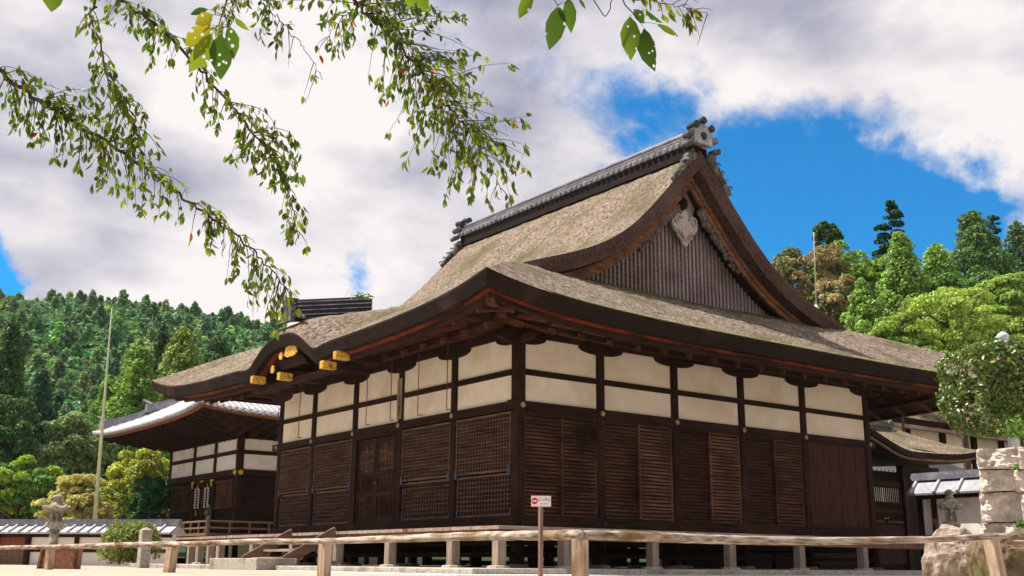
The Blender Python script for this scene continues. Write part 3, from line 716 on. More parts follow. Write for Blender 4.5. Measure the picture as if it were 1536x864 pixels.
# --- deck
DE = 1.71; dz0, dz1 = -.29, -.22
dk_ = MB()
def planks(mb, x0, x1, y0, y1, along, w=.24):
    if along == 'x':
        y = y0
        while y < y1 - .02: mb.box(x0 + rnd.uniform(-.01, .01), x1, y, min(y + w - .008, y1), dz0, dz1 - rnd.uniform(0, .004)); y += w
    else:
        x = x0
        while x < x1 - .02: mb.box(x, min(x + w - .008, x1), y0, y1, dz0, dz1 - rnd.uniform(0, .004)); x += w
planks(dk_, -DE, -.06, -.0, CY[-1] + DE, 'x'); planks(dk_, -DE, CX[-1] + DE, -DE, -.05, 'y' if False else 'x')
deck = dk_.build('deck', deckw['x'], hall)
fa = MB().box(-DE + .06, CX[-1] + DE - .1, -DE + .10, -DE + .22, -.47, -.295).build('deck_fascia', deckf, hall)
fa = MB().box(-DE + .10, -DE + .22, -DE + .24, CY[-1] + DE - .1, -.47, -.295).build('deck_fascia', deckf, hall)
for x in [-1.6] + [c for c in CX[1:]] + [CX[0] + .02, CX[-1] + 1.6]:
    p = MB().box(x - .1, x + .1, -1.7 + .02, -1.7 + .22, -.98, -.47).build('deck_post', postw, hall, bevel=.01)
    MB().lathe((x, -1.58, -1.03), [(.24, 0), (.22, .05), (.16, .06)], 9).build('foundation_stone', stone, p)
for y in [0.04] + CY[1:] + [CY[-1] + 1.6]:
    p = MB().box(-1.68, -1.48, y - .1, y + .1, -.98, -.47).build('deck_post', postw, hall, bevel=.01)
    MB().lathe((-1.58, y, -1.03), [(.24, 0), (.22, .05), (.16, .06)], 9).build('foundation_stone', stone, p)
MB().box(.0, CX[-1], -.02, .1, -.80, -.70).build('floor_tie', dk['x'], hall); MB().box(-.02, .1, .12, CY[-1], -.80, -.70).build('floor_tie', dk['y'], hall)
MB().box(-1.45, CX[-1] + 1.5, 6.0, 6.12, -.72, -.45).build('floor_tie', dk['x'], hall)
for x in CX[1:-1]:
    for y in CY[1:-1]: MB().box(x - .1, x + .1, y - .1, y + .1, -1.0, -.1).build('under_floor_post', dk['z'], hall)
# stairs at the door, in the middle of the left side
def stairs(parent, x0, yc, w, zt, zb, run, n, mats):
    h = (zt - zb)
    for y in (yc - w / 2, yc + w / 2):
        s = MB(); s.bar((x0 + .05, y, zt + .02), (x0 - run, y, zb + .1), .07, .24, up=(0, 0, 1)); s.build('stringer', deckf, parent)
    for k in range(n):
        z = zt - h * (k + 1) / (n + 1); x = x0 - run * (k + 1) / (n + 1)
        MB().box(x - .14, x + .17, yc - w / 2 + .05, yc + w / 2 - .05, z - .06, z).build('tread', deckw['y'], parent)
stairs(hall, -DE, 6.15, 2.35, -.24, -1.02, 1.25, 3, None)
sb = MB().box(-3.75, -2.75, 4.75, 7.55, GZ - .1, -.86).build('step_stone', stone, bevel=.02); center_origin(sb)
tag(sb, 'long pale stone block at the foot of the main hall wooden steps', 'step stone')

# ------------------------------------------------------------------ rear hall (tiled roof, left of the main hall)
BX, BY = 4.3, 25.4
rh = thing('rear_hall', 'smaller dark timber hall with grey tiled roof, behind the left end of the main hall', 'temple hall', (BX + 4, BY + 4, GZ))
BYS = [0, 2.6, 5.1, 8.2]; BW = 9.6
def rcol(x, y): MB().box(x - .13, x + .13, y - .13, y + .13, GZ, 4.4).build('column', dk['z'], rh)
for d in BYS: rcol(BX + .13, BY + d + (.13 if d == 0 else 0))
for d in (3.2, 6.4, BW - .13): rcol(BX + d, BY + .13); rcol(BX + d, BY + 8.2)
for z0, z1, nm, pr in ((2.62, 2.88, 'tie_beam', .05), (4.18, 4.5, 'wall_plate', .03), (.02, .22, 'ground_sill', .04)):
    MB().box(BX - pr, BX + BW, BY - pr, BY + .18, z0, z1).build(nm, dk['x'], rh); MB().box(BX - pr + .001, BX + .18, BY + .182, BY + 8.33, z0, z1).build(nm, dk['y'], rh)
MB().box(BX + BW - .15, BX + BW, BY + .2, BY + 8.2, .0, 4.3).build('wall', plasterw, rh); MB().box(BX + .2, BX + BW - .2, BY + 8.1, BY + 8.25, 0, 4.3).build('wall', plasterw, rh)
MB().box(BX + .1, BX + BW - .1, BY + .1, BY + 8.2, .0, .06).build('floor', blackw, rh); MB().box(BX + .1, BX + BW - .1, BY + .1, BY + 8.2, 4.5, 4.55).build('ceiling', blackw, rh)
for i in range(3):
    a, b = BY + BYS[i] + (.26 if i == 0 else .13), BY + BYS[i + 1] - .13
    for z0, z1 in ((2.88, 3.53), (3.70, 4.18)): MB().box(BX + .05, BX + .1, a, b, z0, z1).build('plaster_panel', plasterw, rh)
    MB().box(BX + .01, BX + .12, a, b, 3.53, 3.70).build('mid_rail', dk['y'], rh)
    MB().box(BX + .10, BX + .14, a, b, .2, 2.62).build('wall_board', blackw, rh)
    if i != 1:
        w = MB()
        for k in range(14): y = lerp(a + .2, b - .2, (k + .5) / 14); w.box(BX + .02, BX + .06, y - .035, y + .035, 1.35, 2.4)
        w.box(BX + .0, BX + .08, a + .12, b - .12, 1.27, 1.35).box(BX, BX + .08, a + .12, b - .12, 2.4, 2.48); w.build('slat_window', lv, rh)
    else:
        for (p, q) in ((a, (a + b) / 2 - .01), ((a + b) / 2 + .01, b)):
            dr = MB().box(BX + .02, BX + .08, p, p + .09, .22, 2.6).box(BX + .02, BX + .08, q - .09, q, .22, 2.6).box(BX + .02, BX + .08, p + .09, q - .09, 1.1, 1.2).box(BX + .02, BX + .08, p + .09, q - .09, 2.48, 2.6).box(BX + .02, BX + .08, p + .09, q - .09, .22, .34).build('door', dk['z'], rh)
            for k in range(2):
                yy = lerp(p, q, .33 + .34 * k); st = MB()
                for j in range(8): st.prism([(-.09, 0), (.09, .07), (.09, .12), (-.09, .05)], (BX + .01, yy, 1.35 + j * .115), (0, 1, 0), (0, 0, 1), (-1, 0, 0), .02)
                st.build('carved_strip', plasterw, dr)
            for zz in (.3, 1.15, 2.3): MB().box(BX - .01, BX + .02, (p + q) / 2 - .03, (p + q) / 2 + .03, zz - .1, zz + .12).build('gilt_fitting', gold, dr)
        for yy in (a - .02, b + .02): MB().box(BX - .06, BX - .02, yy - .22, yy + .1, 2.5, 2.58).box(BX - .06, BX - .02, yy - .05, yy + .05, 2.28, 2.5).build('gilt_fitting', gold, rh)
        MB().box(BX - .06, BX - .02, (a + b) / 2 - .15, (a + b) / 2 + .15, 2.52, 2.58).build('gilt_fitting', gold, rh)
for z0, z1 in ((2.88, 3.53), (3.70, 4.18)): MB().box(BX + .26, BX + 3.07, BY + .05, BY + .1, z0, z1).box(BX + 3.33, BX + 6.2, BY + .05, BY + .1, z0, z1).build('plaster_panel', plasterw, rh)
MB().box(BX + .26, BX + 9, BY + .01, BY + .12, 3.53, 3.70).build('mid_rail', dk['x'], rh)
MB().box(BX + .26, BX + 9, BY + .1, BY + .14, .2, 2.62).build('wall_board', blackw, rh)
lw = MB(); z = .35
while z < 2.5: lw.box(BX + .3, BX + 3.0, BY + .05, BY + .08, z, z + .06); z += .1
lw.build('louvre_panel', dk['x'], rh)
for p, d in (((BX - .05, BY + .13, 2.75), (-1, 0, 0)), ((BX + .14, BY - .05, 2.75), (0, -1, 0))):
    MB().tube([p, Vector(p) + Vector(d) * .06], [.12, .07], 12).build('gilt_boss', gold, rh)
# roof: hipped, concave, with rows of round tiles
RO = 2.95; rx0, rx1, ry0, ry1 = BX - RO, BX + BW + RO, BY - RO, BY + 8.2 + RO
def RZ(a): return 4.84 + .36 * a + .050 * a * a
def rlift(s): return .32 * math.exp(-max(0, s) / 1.7)
mb = MB(); half = (ry1 - ry0) / 2; sof = MB(); ed = MB(); capt = MB(); board = MB(); fas = MB()
def rpt(side, s, a):       # s along the eave, a inwards
    aa = min(a, half)
    L_ = (ry1 - ry0) if side == 'w' else (rx1 - rx0)
    z = RZ(aa) + rlift(min(s, L_ - s) - a) * max(0, 1 - aa / 5)
    return Vector((rx0 + a, ry0 + s, z)) if side == 'w' else Vector((rx0 + s, ry0 + a, z)) if side == 's' else Vector((rx0 + s, ry1 - a, z)) if side == 'n' else Vector((rx1 - a, ry0 + s, z))
for side in 'wsne':
    L_ = (ry1 - ry0) if side in 'we' else (rx1 - rx0)
    G = []; 
    for i in range(19):
        a = half * i / 18; G.append([rpt(side, lerp(a, L_ - a, j / 60), a) for j in range(61)])
    mb.grid(G, flip=side in 'we')
    G = [[rpt(side, lerp(q, L_ - q, j / 60), q) + Vector((0, 0, dz)) for j in range(61)] for q, dz in ((0.02, 0), (.02, -.09), (.12, -.10))]; fas.grid(G, flip=side in 'sn')
    G = [[rpt(side, lerp(q, L_ - q, j / 60), q) + Vector((0, 0, dz)) for j in range(61)] for q, dz in ((.12, -.10), (.12, -.22), (.3, -.22))]; board.grid(G, flip=side in 'sn')
    G = [[(lambda p: (p.x, p.y, lerp(p.z - .22, 4.35, w)))(rpt(side, lerp(q, L_ - q, j / 60), q)) for j in range(61)] for q, w in ((.3, 0), (1.6, .6), (3.3, 1))]; sof.grid(G, flip=side in 'sn')
    if side in 'ws':
        n = int(L_ / .29)
        for k in range(n + 1):
            s = L_ * k / n; am = min(s, L_ - s, half) - .02
            if am < .15: continue
            pts = [rpt(side, s, am * q / 6) + Vector((0, 0, .035)) for q in range(7)]; pts[0] = rpt(side, s, -.05) + Vector((0, 0, .03))
            ed.tube(pts, .075, 6)
            o_ = Vector((-1, 0, 0)) if side == 'w' else Vector((0, -1, 0)); ed.tube([pts[0] + o_ * .01, pts[0] + o_ * .05], [.098, .09], 10)
ro = mb.build('roof', tilel, rh, smooth=True)
ed.build('tile_row', tilel, ro, smooth=True); fas.build('eave_tile_course', tile, ro); board.build('eave_board', orw, rh); sof.build('soffit', dk['y'], rh)
hp = MB()
for (sx, sy) in ((rx0, ry0), (rx0, ry1), (rx1, ry0), (rx1, ry1)):
    dx = 1 if sx == rx0 else -1; dy = 1 if sy == ry0 else -1
    for a0, a1, up in ((.35, 1.9, .16), (2.0, half, .32)):
        for dz, w in ((.05, .26), (.18, .2), (.30, .14)):
            for k in range(8):
                a, b_ = lerp(a0, a1, k / 8), lerp(a0, a1, (k + 1) / 8)
                f_ = lambda q: RZ(q) + .32 * max(0, 1 - q / 5) + up * math.exp(-(q - a0) / .5) * .7 + dz
                hp.bar((sx + dx * a, sy + dy * a, f_(a)), (sx + dx * b_, sy + dy * b_, f_(b_)), w, .13)
        hp.tube([(sx + dx * (a0 - .25), sy + dy * (a0 - .25), f_(a0) + .28), (sx + dx * (a0 + .1), sy + dy * (a0 + .1), f_(a0) + .05)], [.05, .08], 8)
        hp.box(sx + dx * a0 - .16, sx + dx * a0 + .16, sy + dy * a0 - .16, sy + dy * a0 + .16, f_(a0) - .35, f_(a0) + .05)
hp.box(rx0 + half, rx1 - half, BY + 4.1 - .2, BY + 4.1 + .2, RZ(half) - .1, RZ(half) + .5)
hp.build('hip_ridge', tile, ro)
for side, n in (('w', 24), ('s', 12)):
    L_ = (ry1 - ry0) if side == 'w' else (rx1 - rx0)
    r = MB()
    for k in range(n):
        s = lerp(.5, L_ - .5, (k + .5) / n) if side == 'w' else lerp(.5, 8, (k + .5) / n)
        lim = min(3.0, min(s, L_ - s))
        a = rpt(side, s, .25); b = rpt(side, s, lim); r.bar((a.x, a.y, a.z - .33), (b.x, b.y, lerp(a.z - .33, 4.2, lim / 3.1)), .09, .12)
    r.build('rafters', dk['x'], rh)
# deck, railing, stairs
rdk = MB(); rdk.box(BX - 1.75, BX + BW, BY - 1.75, BY - .05, -.06, .02); rdk.box(BX - 1.75, BX - .05, BY - .04, BY + 9.6, -.06, .02); rdk.build('deck', deckw['y'], rh)
MB().box(BX - 1.6, BX - 1.45, BY - 1.6, BY + 9.5, -.26, -.065).build('deck_fascia', deckf, rh); MB().box(BX - 1.44, BX + BW, BY - 1.6, BY - 1.45, -.26, -.065).build('deck_fascia', deckf, rh)
for y in (-1.5, .6, 2.7, 5.1, 7.2, 9.3): MB().box(BX - 1.65, BX - 1.4, BY + y - .11, BY + y + .11, GZ, -.26).build('deck_post', postw, rh)
for x in (.4, 2.2, 4.0): MB().box(BX + x - .1, BX + x + .1, BY - 1.65, BY - 1.4, GZ, -.26).build('deck_post', postw, rh)
MB().box(BX - .1, BX + BW, BY + .0, BY + .1, GZ, -.3).build('foundation_wall', plasterw, rh)
def rpost(x, y):
    p = MB().tube([(x, y, .02), (x, y, .92)], .085, 10).build('railing_post', deckf, rh)
    MB().lathe((x, y, .86), [(.1, 0), (.1, .14), (.075, .16), (.075, .2), (.1, .24), (.095, .32), (.05, .38), (.01, .42)], 12).build('post_cap', capm, p, smooth=True)
ph = [(-1.6, -1.2), (-1.6, 3.3), (-1.6, 5.7), (-1.6, 9.6), (.2, 9.6)]
for x, y in ph: rpost(BX + x, BY + y)
def rrail(a, b):
    a = Vector(a); b = Vector(b)
    r = MB()
    for z, w in ((.62, .075), (.36, .07), (.1, .1)): r.bar(a + Vector((0, 0, z)), b + Vector((0, 0, z)), w, w)
    n = max(1, int((b - a).length / .8))
    for k in range(1, n): q = a.lerp(b, k / n); r.bar(q + Vector((0, 0, .05)), q + Vector((0, 0, .62)), .06, .06)
    r.build('railing', deckf, rh)
rrail((BX - 1.6, BY - 1.15, .02), (BX - 1.6, BY + 3.25, .02)); rrail((BX - 1.6, BY + 5.75, .02), (BX - 1.6, BY + 9.55, .02)); rrail((BX - 1.55, BY - 1.25, .02), (BX + 3.6, BY - 1.25, .02)); rrail((BX - 1.5, BY + 9.6, .02), (BX + .1, BY + 9.6, .02))
stairs(rh, BX - 1.7, BY + 4.5, 2.1, .0, GZ, 1.5, 4, None)
sb2 = MB().box(BX - 4.3, BX - 3.1, BY + 3.2, BY + 5.9, GZ - .1, GZ + .3).build('step_stone', stone, bevel=.02); center_origin(sb2)
tag(sb2, 'stone block at the foot of the rear hall stairs, behind the square stone post', 'step stone')
sp = MB().box(-4.13, -3.86, 11.5, 11.77, GZ - .1, -.12).add([(-4.13, 11.5, -.12), (-3.86, 11.5, -.12), (-3.86, 11.77, -.12), (-4.13, 11.77, -.12), (-3.995, 11.635, -.04)], [(0, 1, 4), (1, 2, 4), (2, 3, 4), (3, 0, 4)]).build('stone_post', stone)
center_origin(sp); tag(sp, 'square pale granite post standing on the sand in front of the rear hall stairs', 'stone post')

# ------------------------------------------------------------------ buildings on the right
gt = thing('thatched_gate', 'low thatched gate hall with cusped eave, seen past the right end of the main hall', 'gate hall', (19, 8, GZ))
gx0, gx1, gy0, gy1 = 10.5, 24.6, 3.6, 12.2; gyc = 7.2
def gz(x, y):
    d = (y - gy0) / (gyc - gy0) if y < gyc else (gy1 - y) / (gy1 - gyc)
    z = 3.02 + 1.35 * (.72 * d + .28 * d * d)
    z += .34 * math.exp(-(gx1 - x) / 1.3) * (1 - d * .6)
    if y < gyc: z += .75 * hump01((x - 17.0) / 3.4) * (1 - d) ** .8
    return z
mb = MB(); G = [[(lerp(gx0, gx1, i / 70), lerp(gy0, gy1, j / 30), gz(lerp(gx0, gx1, i / 70), lerp(gy0, gy1, j / 30)) + rnd.uniform(-.01, .01)) for j in range(31)] for i in range(71)]
mb.grid(G); gr = mb.build('roof', thatch, gt, smooth=True)
def gsweep(prof, name, mat, par):
    m_ = MB(); path = [(lerp(gx0, gx1, i / 70), gy0, 0, 1) for i in range(71)] + [(gx1, lerp(gy0, gy1, j / 30), -1, 0) for j in range(31)]
    G = []
    for x, y, dx, dy in path:
        if x >= gx1 - 1e-6 and y <= gy0 + 1e-6: dx, dy = -1, 1
        G.append([(x + dx * ins, y + dy * ins, gz(x, y) + dz) for ins, dz in prof])
    m_.grid(G, flip=True); m_.build(name, mat, par)
gsweep([(0, 0), (.03, -.2), (.2, -.21)], 'thatch_edge', thedge, gr); gsweep([(.12, -.2), (.12, -.27), (.2, -.28)], 'eave_board', deckf, gt); gsweep([(.2, -.27), (.5, -.34), (3.2, -.25)], 'soffit', blackw, gt)
r_ = MB(); 
for k, w in enumerate((.3, .24, .28, .2)): r_.box(14, 24.2 - .08 * k, gyc - w, gyc + w, 4.28 + k * .09, 4.37 + k * .09)
r_.tube([(14, gyc, 4.7), (24.0, gyc, 4.7)], .1, 8).tube([(24.0, gyc, 4.6), (24.35, gyc, 4.72)], .14, 10); r_.build('ridge', tiled, gt)
for x in (19.3, 21.9, 15.6): MB().box(x - .14, x + .14, 5.1, 5.38, GZ, 3.3).build('column', dk['z'], gt)
for x in (19.3, 21.9, 15.6): MB().box(x - .12, x + .12, 9.1, 9.34, GZ, 3.3).build('column', dk['z'], gt)
MB().box(15, 23.4, 5.05, 5.3, 2.75, 3.05).build('tie_beam', dk['x'], gt); MB().box(22.0, 24.1, 5.1, 5.3, 2.55, 2.75).build('bracket_beam', dk['x'], gt)
for yy in (5.3, 9.3): MB().box(21.8, 22.02, yy, yy + .2, 3, 3.5).build('bracket_block', dk['x'], gt)
for (a, b) in ((15.75, 19.15), (19.45, 20.6), (20.62, 21.75)):
    d = MB().box(a, b, 5.2, 5.26, GZ + .3, .55).box(a, b, 5.2, 5.26, 1.0, 1.1).box(a, b, 5.2, 5.26, 1.95, 2.1)
    n = int((b - a) / .11)
    for k in range(n): x = lerp(a, b, (k + .5) / n); d.box(x - .02, x + .02, 5.21, 5.25, .55, 1.95)
    d.build('door', dk['z'], gt)
    MB().box(a + .1, b - .1, 5.15, 5.2, .62, .70).build('door_rail', lv, gt)
for x in (19.9, 20.55, 20.7): MB().tube([(x, 5.18, .78), (x, 5.14, .78)], .03, 8).build('nail_cover', brass, gt)
MB().box(22.05, 23.5, 5.2, 5.3, GZ, 2.6).build('wall', blackw, gt); MB().box(14.5, 15.4, 5.2, 5.3, GZ, 2.7).build('wall', blackw, gt)
# far tiled gallery seen through the gate
fg = thing('far_gallery', 'far pale tiled roof over a white wall, glimpsed through the gate doors', 'gallery', (24, 20, GZ))
fz0 = at(1345, 708, 52).z; fz1 = at(1345, 686, 56).z; fp0 = at(1345, 708, 52)
fy = fp0.y; fzp0 = at(1345, 754, 53).z; fzp1 = at(1345, 733, 53).z
fr = MB().add([(17, fy, fz0), (40, fy, fz0), (40, fy + 3.2, fz1 + .3), (17, fy + 3.2, fz1 + .3)], [(0, 1, 2, 3)]).build('roof', tilel, fg)
m_ = MB()
for k in range(74): m_.tube([(17 + k * .31, fy - .05, fz0 + .03), (17 + k * .31, fy + 3.2, fz1 + .33)], .08, 5)
m_.build('tile_row', tilel, fr); MB().box(17, 40, fy + .9, fy + 1.1, GZ, fz0 + .4).build('wall', blackw, fg); MB().box(17, 40, fy + .80, fy + .88, fzp0, fzp1).build('plaster_panel', plasterw, fg)
# big thatched hall far behind
bh = thing('far_thatched_hall', 'large thatched hall far behind the gate hall, above its ridge on the right', 'temple hall', (44, 20, GZ))
mb = MB(); G = []
for i in range(41):
    x = lerp(28, 56, i / 40); G.append([(x, 13.2 + 4.4 * j / 10, 6.4 + .12 * math.exp(-(x - 28) / 3) + 4.3 * (j / 10) ** 1.15 * .75) for j in range(11)] + [(x, 22, 6.4)])
mb.grid(G); br = mb.build('roof', thatch, bh, smooth=True)
MB().box(28, 56, 13.25, 13.5, 6.12, 6.38).build('thatch_edge', thedge, br); MB().box(28.2, 56, 13.3, 13.5, 5.92, 6.10).build('eave_board', deckw['x'], bh); MB().box(28.2, 56, 13.52, 15.2, 6.1, 6.2).build('soffit', blackw, bh)
MB().box(30, 55, 14.3, 14.6, GZ, 6.08).build('wall', plaster, bh)
for x in (30.2, 33, 36, 39.2, 42.2, 45, 48): MB().box(x - .18, x + .18, 14.1, 14.35, GZ, 6.08).build('column', dk['z'], bh)
MB().box(30, 55, 14.2, 14.3, 4.6, 4.85).build('tie_beam', dk['x'], bh); MB().box(30, 55, 14.2, 14.3, 1.0, 2.9).build('wall_board', dk['z'], bh)
# tile-topped walls
def tilewall(name, label, a, b, z0, z1, rh_, th, posts, base_doors=(), pla=plasterw, side=1, step=.3, pale=tile, depth=.75):
    a = Vector(a); b = Vector(b); L_ = (b - a).length; u = (b - a) / L_; w = Vector((u.y, -u.x, 0)) * side      # w points to the viewer
    t = thing(name, label, 'wall', (a + b) / 2 * 1.0); t.location.z = GZ; ORG[t.name] = t.location.copy()
    def P(s, o, z): p = a + u * s + w * o; return Vector((p.x, p.y, z))
    def bx(mb, s0, s1, o0, o1, za, zb):
        vs = [P(s, o, z) for z in (za, zb) for o in (o0, o1) for s in (s0, s1)]; mb.add(vs, [(0, 2, 3, 1), (4, 5, 7, 6), (0, 1, 5, 4), (2, 6, 7, 3), (0, 4, 6, 2), (1, 3, 7, 5)])
    m_ = MB(); bx(m_, 0, L_, -th / 2, th / 2, z0 - .1, z1 - .12); m_.build('wall_body', pla, t)
    ro_ = MB()
    for sg in (1, -1):
        ro_.add([P(-.15, sg * depth, z1 - .08), P(L_ + .15, sg * depth, z1 - .08), P(L_ + .15, 0, z1 + rh_), P(-.15, 0, z1 + rh_), P(-.15, sg * depth, z1 - .14), P(L_ + .15, sg * depth, z1 - .14)], [(0, 1, 2, 3), (4, 5, 1, 0)])
    ro_.add([P(-.15, depth, z1 - .14), P(-.15, -depth, z1 - .14), P(-.15, 0, z1 + rh_), P(L_ + .15, depth, z1 - .14), P(L_ + .15, -depth, z1 - .14), P(L_ + .15, 0, z1 + rh_)], [(0, 1, 2), (3, 5, 4), (0, 1, 4, 3)])
    r0 = ro_.build('roof', pale, t); rr = MB(); s = 0
    while s <= L_:
        for sg in (1, -1): rr.tube([P(s, sg * (depth + .03), z1 - .06), P(s, 0, z1 + rh_ + .03)], .055, 6)
        s += step
    rr.build('tile_row', tilel, r0)
    rg = MB(); bx(rg, -.2, L_ + .2, -.16, .16, z1 + rh_ - .05, z1 + rh_ + .1); bx(rg, -.2, L_ + .2, -.11, .11, z1 + rh_ + .1, z1 + rh_ + .2); rg.build('ridge', tile, t)
    for s in posts: p_ = MB(); bx(p_, s - .09, s + .09, th / 2 - .02, th / 2 + .06, z0, z1 - .1); p_.build('wall_post', dk['z'], t)
    p_ = MB(); bx(p_, 0, L_, th / 2 - .01, th / 2 + .04, z0 + (z1 - z0) * .42, z0 + (z1 - z0) * .42 + .12); bx(p_, 0, L_, th / 2, th / 2 + .08, z1 - .26, z1 - .12); p_.build('wall_rail', dk['x'], t)
    return t, P, bx
tl, P, bx = tilewall('roofed_wall', 'long white plaster wall with grey tiled coping at the left edge, behind the stone lantern', at(-70, 800, 43).xy.to_3d(), at(262, 800, 41).xy.to_3d(), GZ - .1, .17, .22, .3, (), step=.42, pale=tilel, depth=.62)
L0 = (at(262, 800, 41).xy - at(-70, 800, 43).xy).length
def sat(px): return L0 * (px + 70) / 332
gd = MB(); bx(gd, sat(3), sat(9), .14, .3, GZ - .1, .2); bx(gd, sat(50), sat(56), .14, .3, GZ - .1, .2); bx(gd, sat(9), sat(50), .14, .3, .12, .2); gd.build('door_frame', dk['z'], tl)
gd = MB(); bx(gd, sat(9) + .01, sat(50) - .01, .16, .2, -.45, .11); bx(gd, sat(9) + .05, sat(50) - .05, .2, .215, -.2, -.14); dd = gd.build('door', M('red_door_wood', (.14, .04, .025), (.28, .085, .05), scale=9, stretch=(3, 3, .2), c3=(.1, .04, .03)), tl)
gd = MB()
for k in range(9): bx(gd, lerp(sat(9), sat(50), k / 9) + .02, lerp(sat(9), sat(50), (k + 1) / 9) - .01, .165, .195, -1.1, -.47)
bx(gd, sat(9), sat(50), .19, .23, -.78, -.7); bx(gd, sat(9), sat(50), .19, .23, -.5, -.44); gd.build('door_boards', deckf, dd)
for px in (92, 122): gd = MB(); bx(gd, sat(px), sat(px) + (.1 if px < 100 else .16), .14, .24, GZ - .1, .12); gd.build('wall_post', dk['z'], tl)
tr_, P, bx = tilewall('roofed_wall', 'white plaster wall with blue-grey tiled coping behind the right stone lantern', (19.1, 2.75, 0), (19.1, -5.5, 0), GZ, at(1378, 743, 37).z + .1, .42, .3, (.1, .62, 4.5), step=.85, depth=.5, pale=tile)
# ------------------------------------------------------------------ stone lanterns
def lantern(name, label, loc, H, wide, n=6, stoned=stoned):
    t = thing(name, label, 'stone lantern', loc, 'stone lanterns in the temple yard'); x, y, z = loc; s = wide
    MB().lathe((x, y, z), [(.34 * s, -.1), (.34 * s, .10), (.26 * s, .18), (.2 * s, .2)], n).build('base', stoned, t, bevel=.015)
    MB().lathe((x, y, z), [(.14 * s, .19), (.125 * s, H * .28), (.15 * s, H * .30), (.125 * s, H * .33), (.14 * s, H * .52)], 12).build('shaft', stoned, t, smooth=True)
    MB().lathe((x, y, z), [(.15 * s, H * .52), (.27 * s, H * .56), (.30 * s, H * .575), (.30 * s, H * .62), (.2 * s, H * .625)], n).build('platform', stoned, t, bevel=.012)
    fb = MB(); rr = .165 * s
    for k in range(n):
        a = 2 * math.pi * (k + .5) / n; p = (x + rr * math.cos(a), y + rr * math.sin(a)); fb.tube([(p[0], p[1], z + H * .622), (p[0], p[1], z + H * .755)], .042 * s, 6)
    fb.lathe((x, y, z), [(.17 * s, H * .62), (.18 * s, H * .655), (.12 * s, H * .66)], n).lathe((x, y, z), [(.12 * s, H * .725), (.18 * s, H * .73), (.18 * s, H * .76)], n).lathe((x, y, z), [(.11 * s, H * .65), (.11 * s, H * .74)], n)
    fb.build('fire_box', stoned, t)
    c = MB(); prof = [(.16, .752), (.36, .765), (.41, .80), (.37, .815), (.25, .845), (.15, .885), (.10, .90)]
    vs = []; fs = []; m_ = 24
    for r, zz in prof:
        for k in range(m_):
            a = 2 * math.pi * k / m_; q = abs(math.cos(n * a / 2)) ** 3; up = .035 * q if .2 < r and zz < .83 else 0
            vs.append((x + r * s * (1 - .08 * (1 - q)) * math.cos(a), y + r * s * (1 - .08 * (1 - q)) * math.sin(a), z + H * (zz + up)))
    for i in range(len(prof) - 1):
        for k in range(m_): fs.append((i * m_ + k, i * m_ + (k + 1) % m_, (i + 1) * m_ + (k + 1) % m_, (i + 1) * m_ + k))
    fs.append(tuple(range(m_))[::-1]); c.add(vs, fs); c.build('cap', stoned, t)
    MB().lathe((x, y, z), [(.11 * s, H * .89), (.14 * s, H * .90), (.12 * s, H * .92), (.09 * s, H * .925), (.15 * s, H * .945), (.155 * s, H * .965), (.10 * s, H * .985), (.02 * s, H)], 12).build('finial', stoned, t, smooth=True)
p = at(79, 822, 27); lantern('stone_lantern', 'weathered grey-brown stone lantern standing before the white wall at the left edge', (p.x, p.y, GZ), at(79, 740, 27).z - GZ, .82)
p = at(1428, 790, 27); lantern('stone_lantern', 'mossy stone lantern on the right, between the boulder and the tile-topped wall', (p.x, p.y, GZ), at(1428, 733, 27).z - GZ, .78)
p = at(1510, 560, 25); lantern('stone_lantern', 'pale blue-grey stone finial and cap sticking up above the clipped hedge', (p.x, p.y, at(1510, 700, 25).z), at(1510, 494, 25).z - at(1510, 700, 25).z, .95, stoned=M('pale_lantern_stone', (.32, .35, .36), (.58, .62, .64), scale=14, bump=.5))
# ------------------------------------------------------------------ rocks and stone wall
def rock(name, label, c, size, seed, mat=rockm, rot=0, sub=5, amp=.22, cat='boulder'):
    r = random.Random(seed); bm = bmesh.new(); bmesh.ops.create_icosphere(bm, subdivisions=sub, radius=1)
    from mathutils import noise
    o_ = Vector((r.uniform(0, 50), r.uniform(0, 50), r.uniform(0, 50)))
    for v in bm.verts:
        p = v.co.copy(); q = Vector([math.copysign(abs(k) ** .72, k) for k in p])
        n = noise.fractal(p * 1.3 + o_, .9, 2.1, 6); rid = 1 - abs(noise.noise(p * 2.3 + o_)) * 2
        v.co = q * (1 + amp * n + .08 * rid)
    me = bpy.data.meshes.new(name); bm.to_mesh(me); bm.free(); me.transform(Matrix.Rotation(rot, 4, 'Z') @ Matrix.Diagonal((*size, 1)))
    me.materials.append(mat); ob = bpy.data.objects.new(name, me); COL.objects.link(ob); ob.location = c; ORG[ob.name] = Vector(c)
    if label: tag(ob, label, cat)
    return ob
c = at(1438, 850, 18.5); rock('boulder', 'craggy grey-brown boulder in front of the right lantern, below the rail fence', (c.x, c.y, c.z - .1), (.52, .50, .66), 3, rot=.3)
c = at(1512, 850, 17.5); rock('boulder', 'boulder at the right edge, behind the leaning fence post, with brown shade painted into its colour', (c.x, c.y, c.z - .1), (.52, .5, .60), 8, M('shaded_rock', (.06, .045, .025), (.2, .15, .09), scale=5, bump=1, c3=(.1, .1, .03), s3=2), rot=1)  # second boulder's dark brown stands for the shadow in this corner
c = at(1412, 800, 19.5); rock('boulder', 'small flat-topped stone leaning against the left side of the large boulder', (c.x + .25, c.y, c.z - .55), (.22, .25, .42), 12, rot=.3, sub=4)
sw = thing('stone_retaining_wall', 'retaining wall of large rough pale stone blocks under the hedge at the right edge', 'stone wall', tuple(at(1500, 780, 20)))
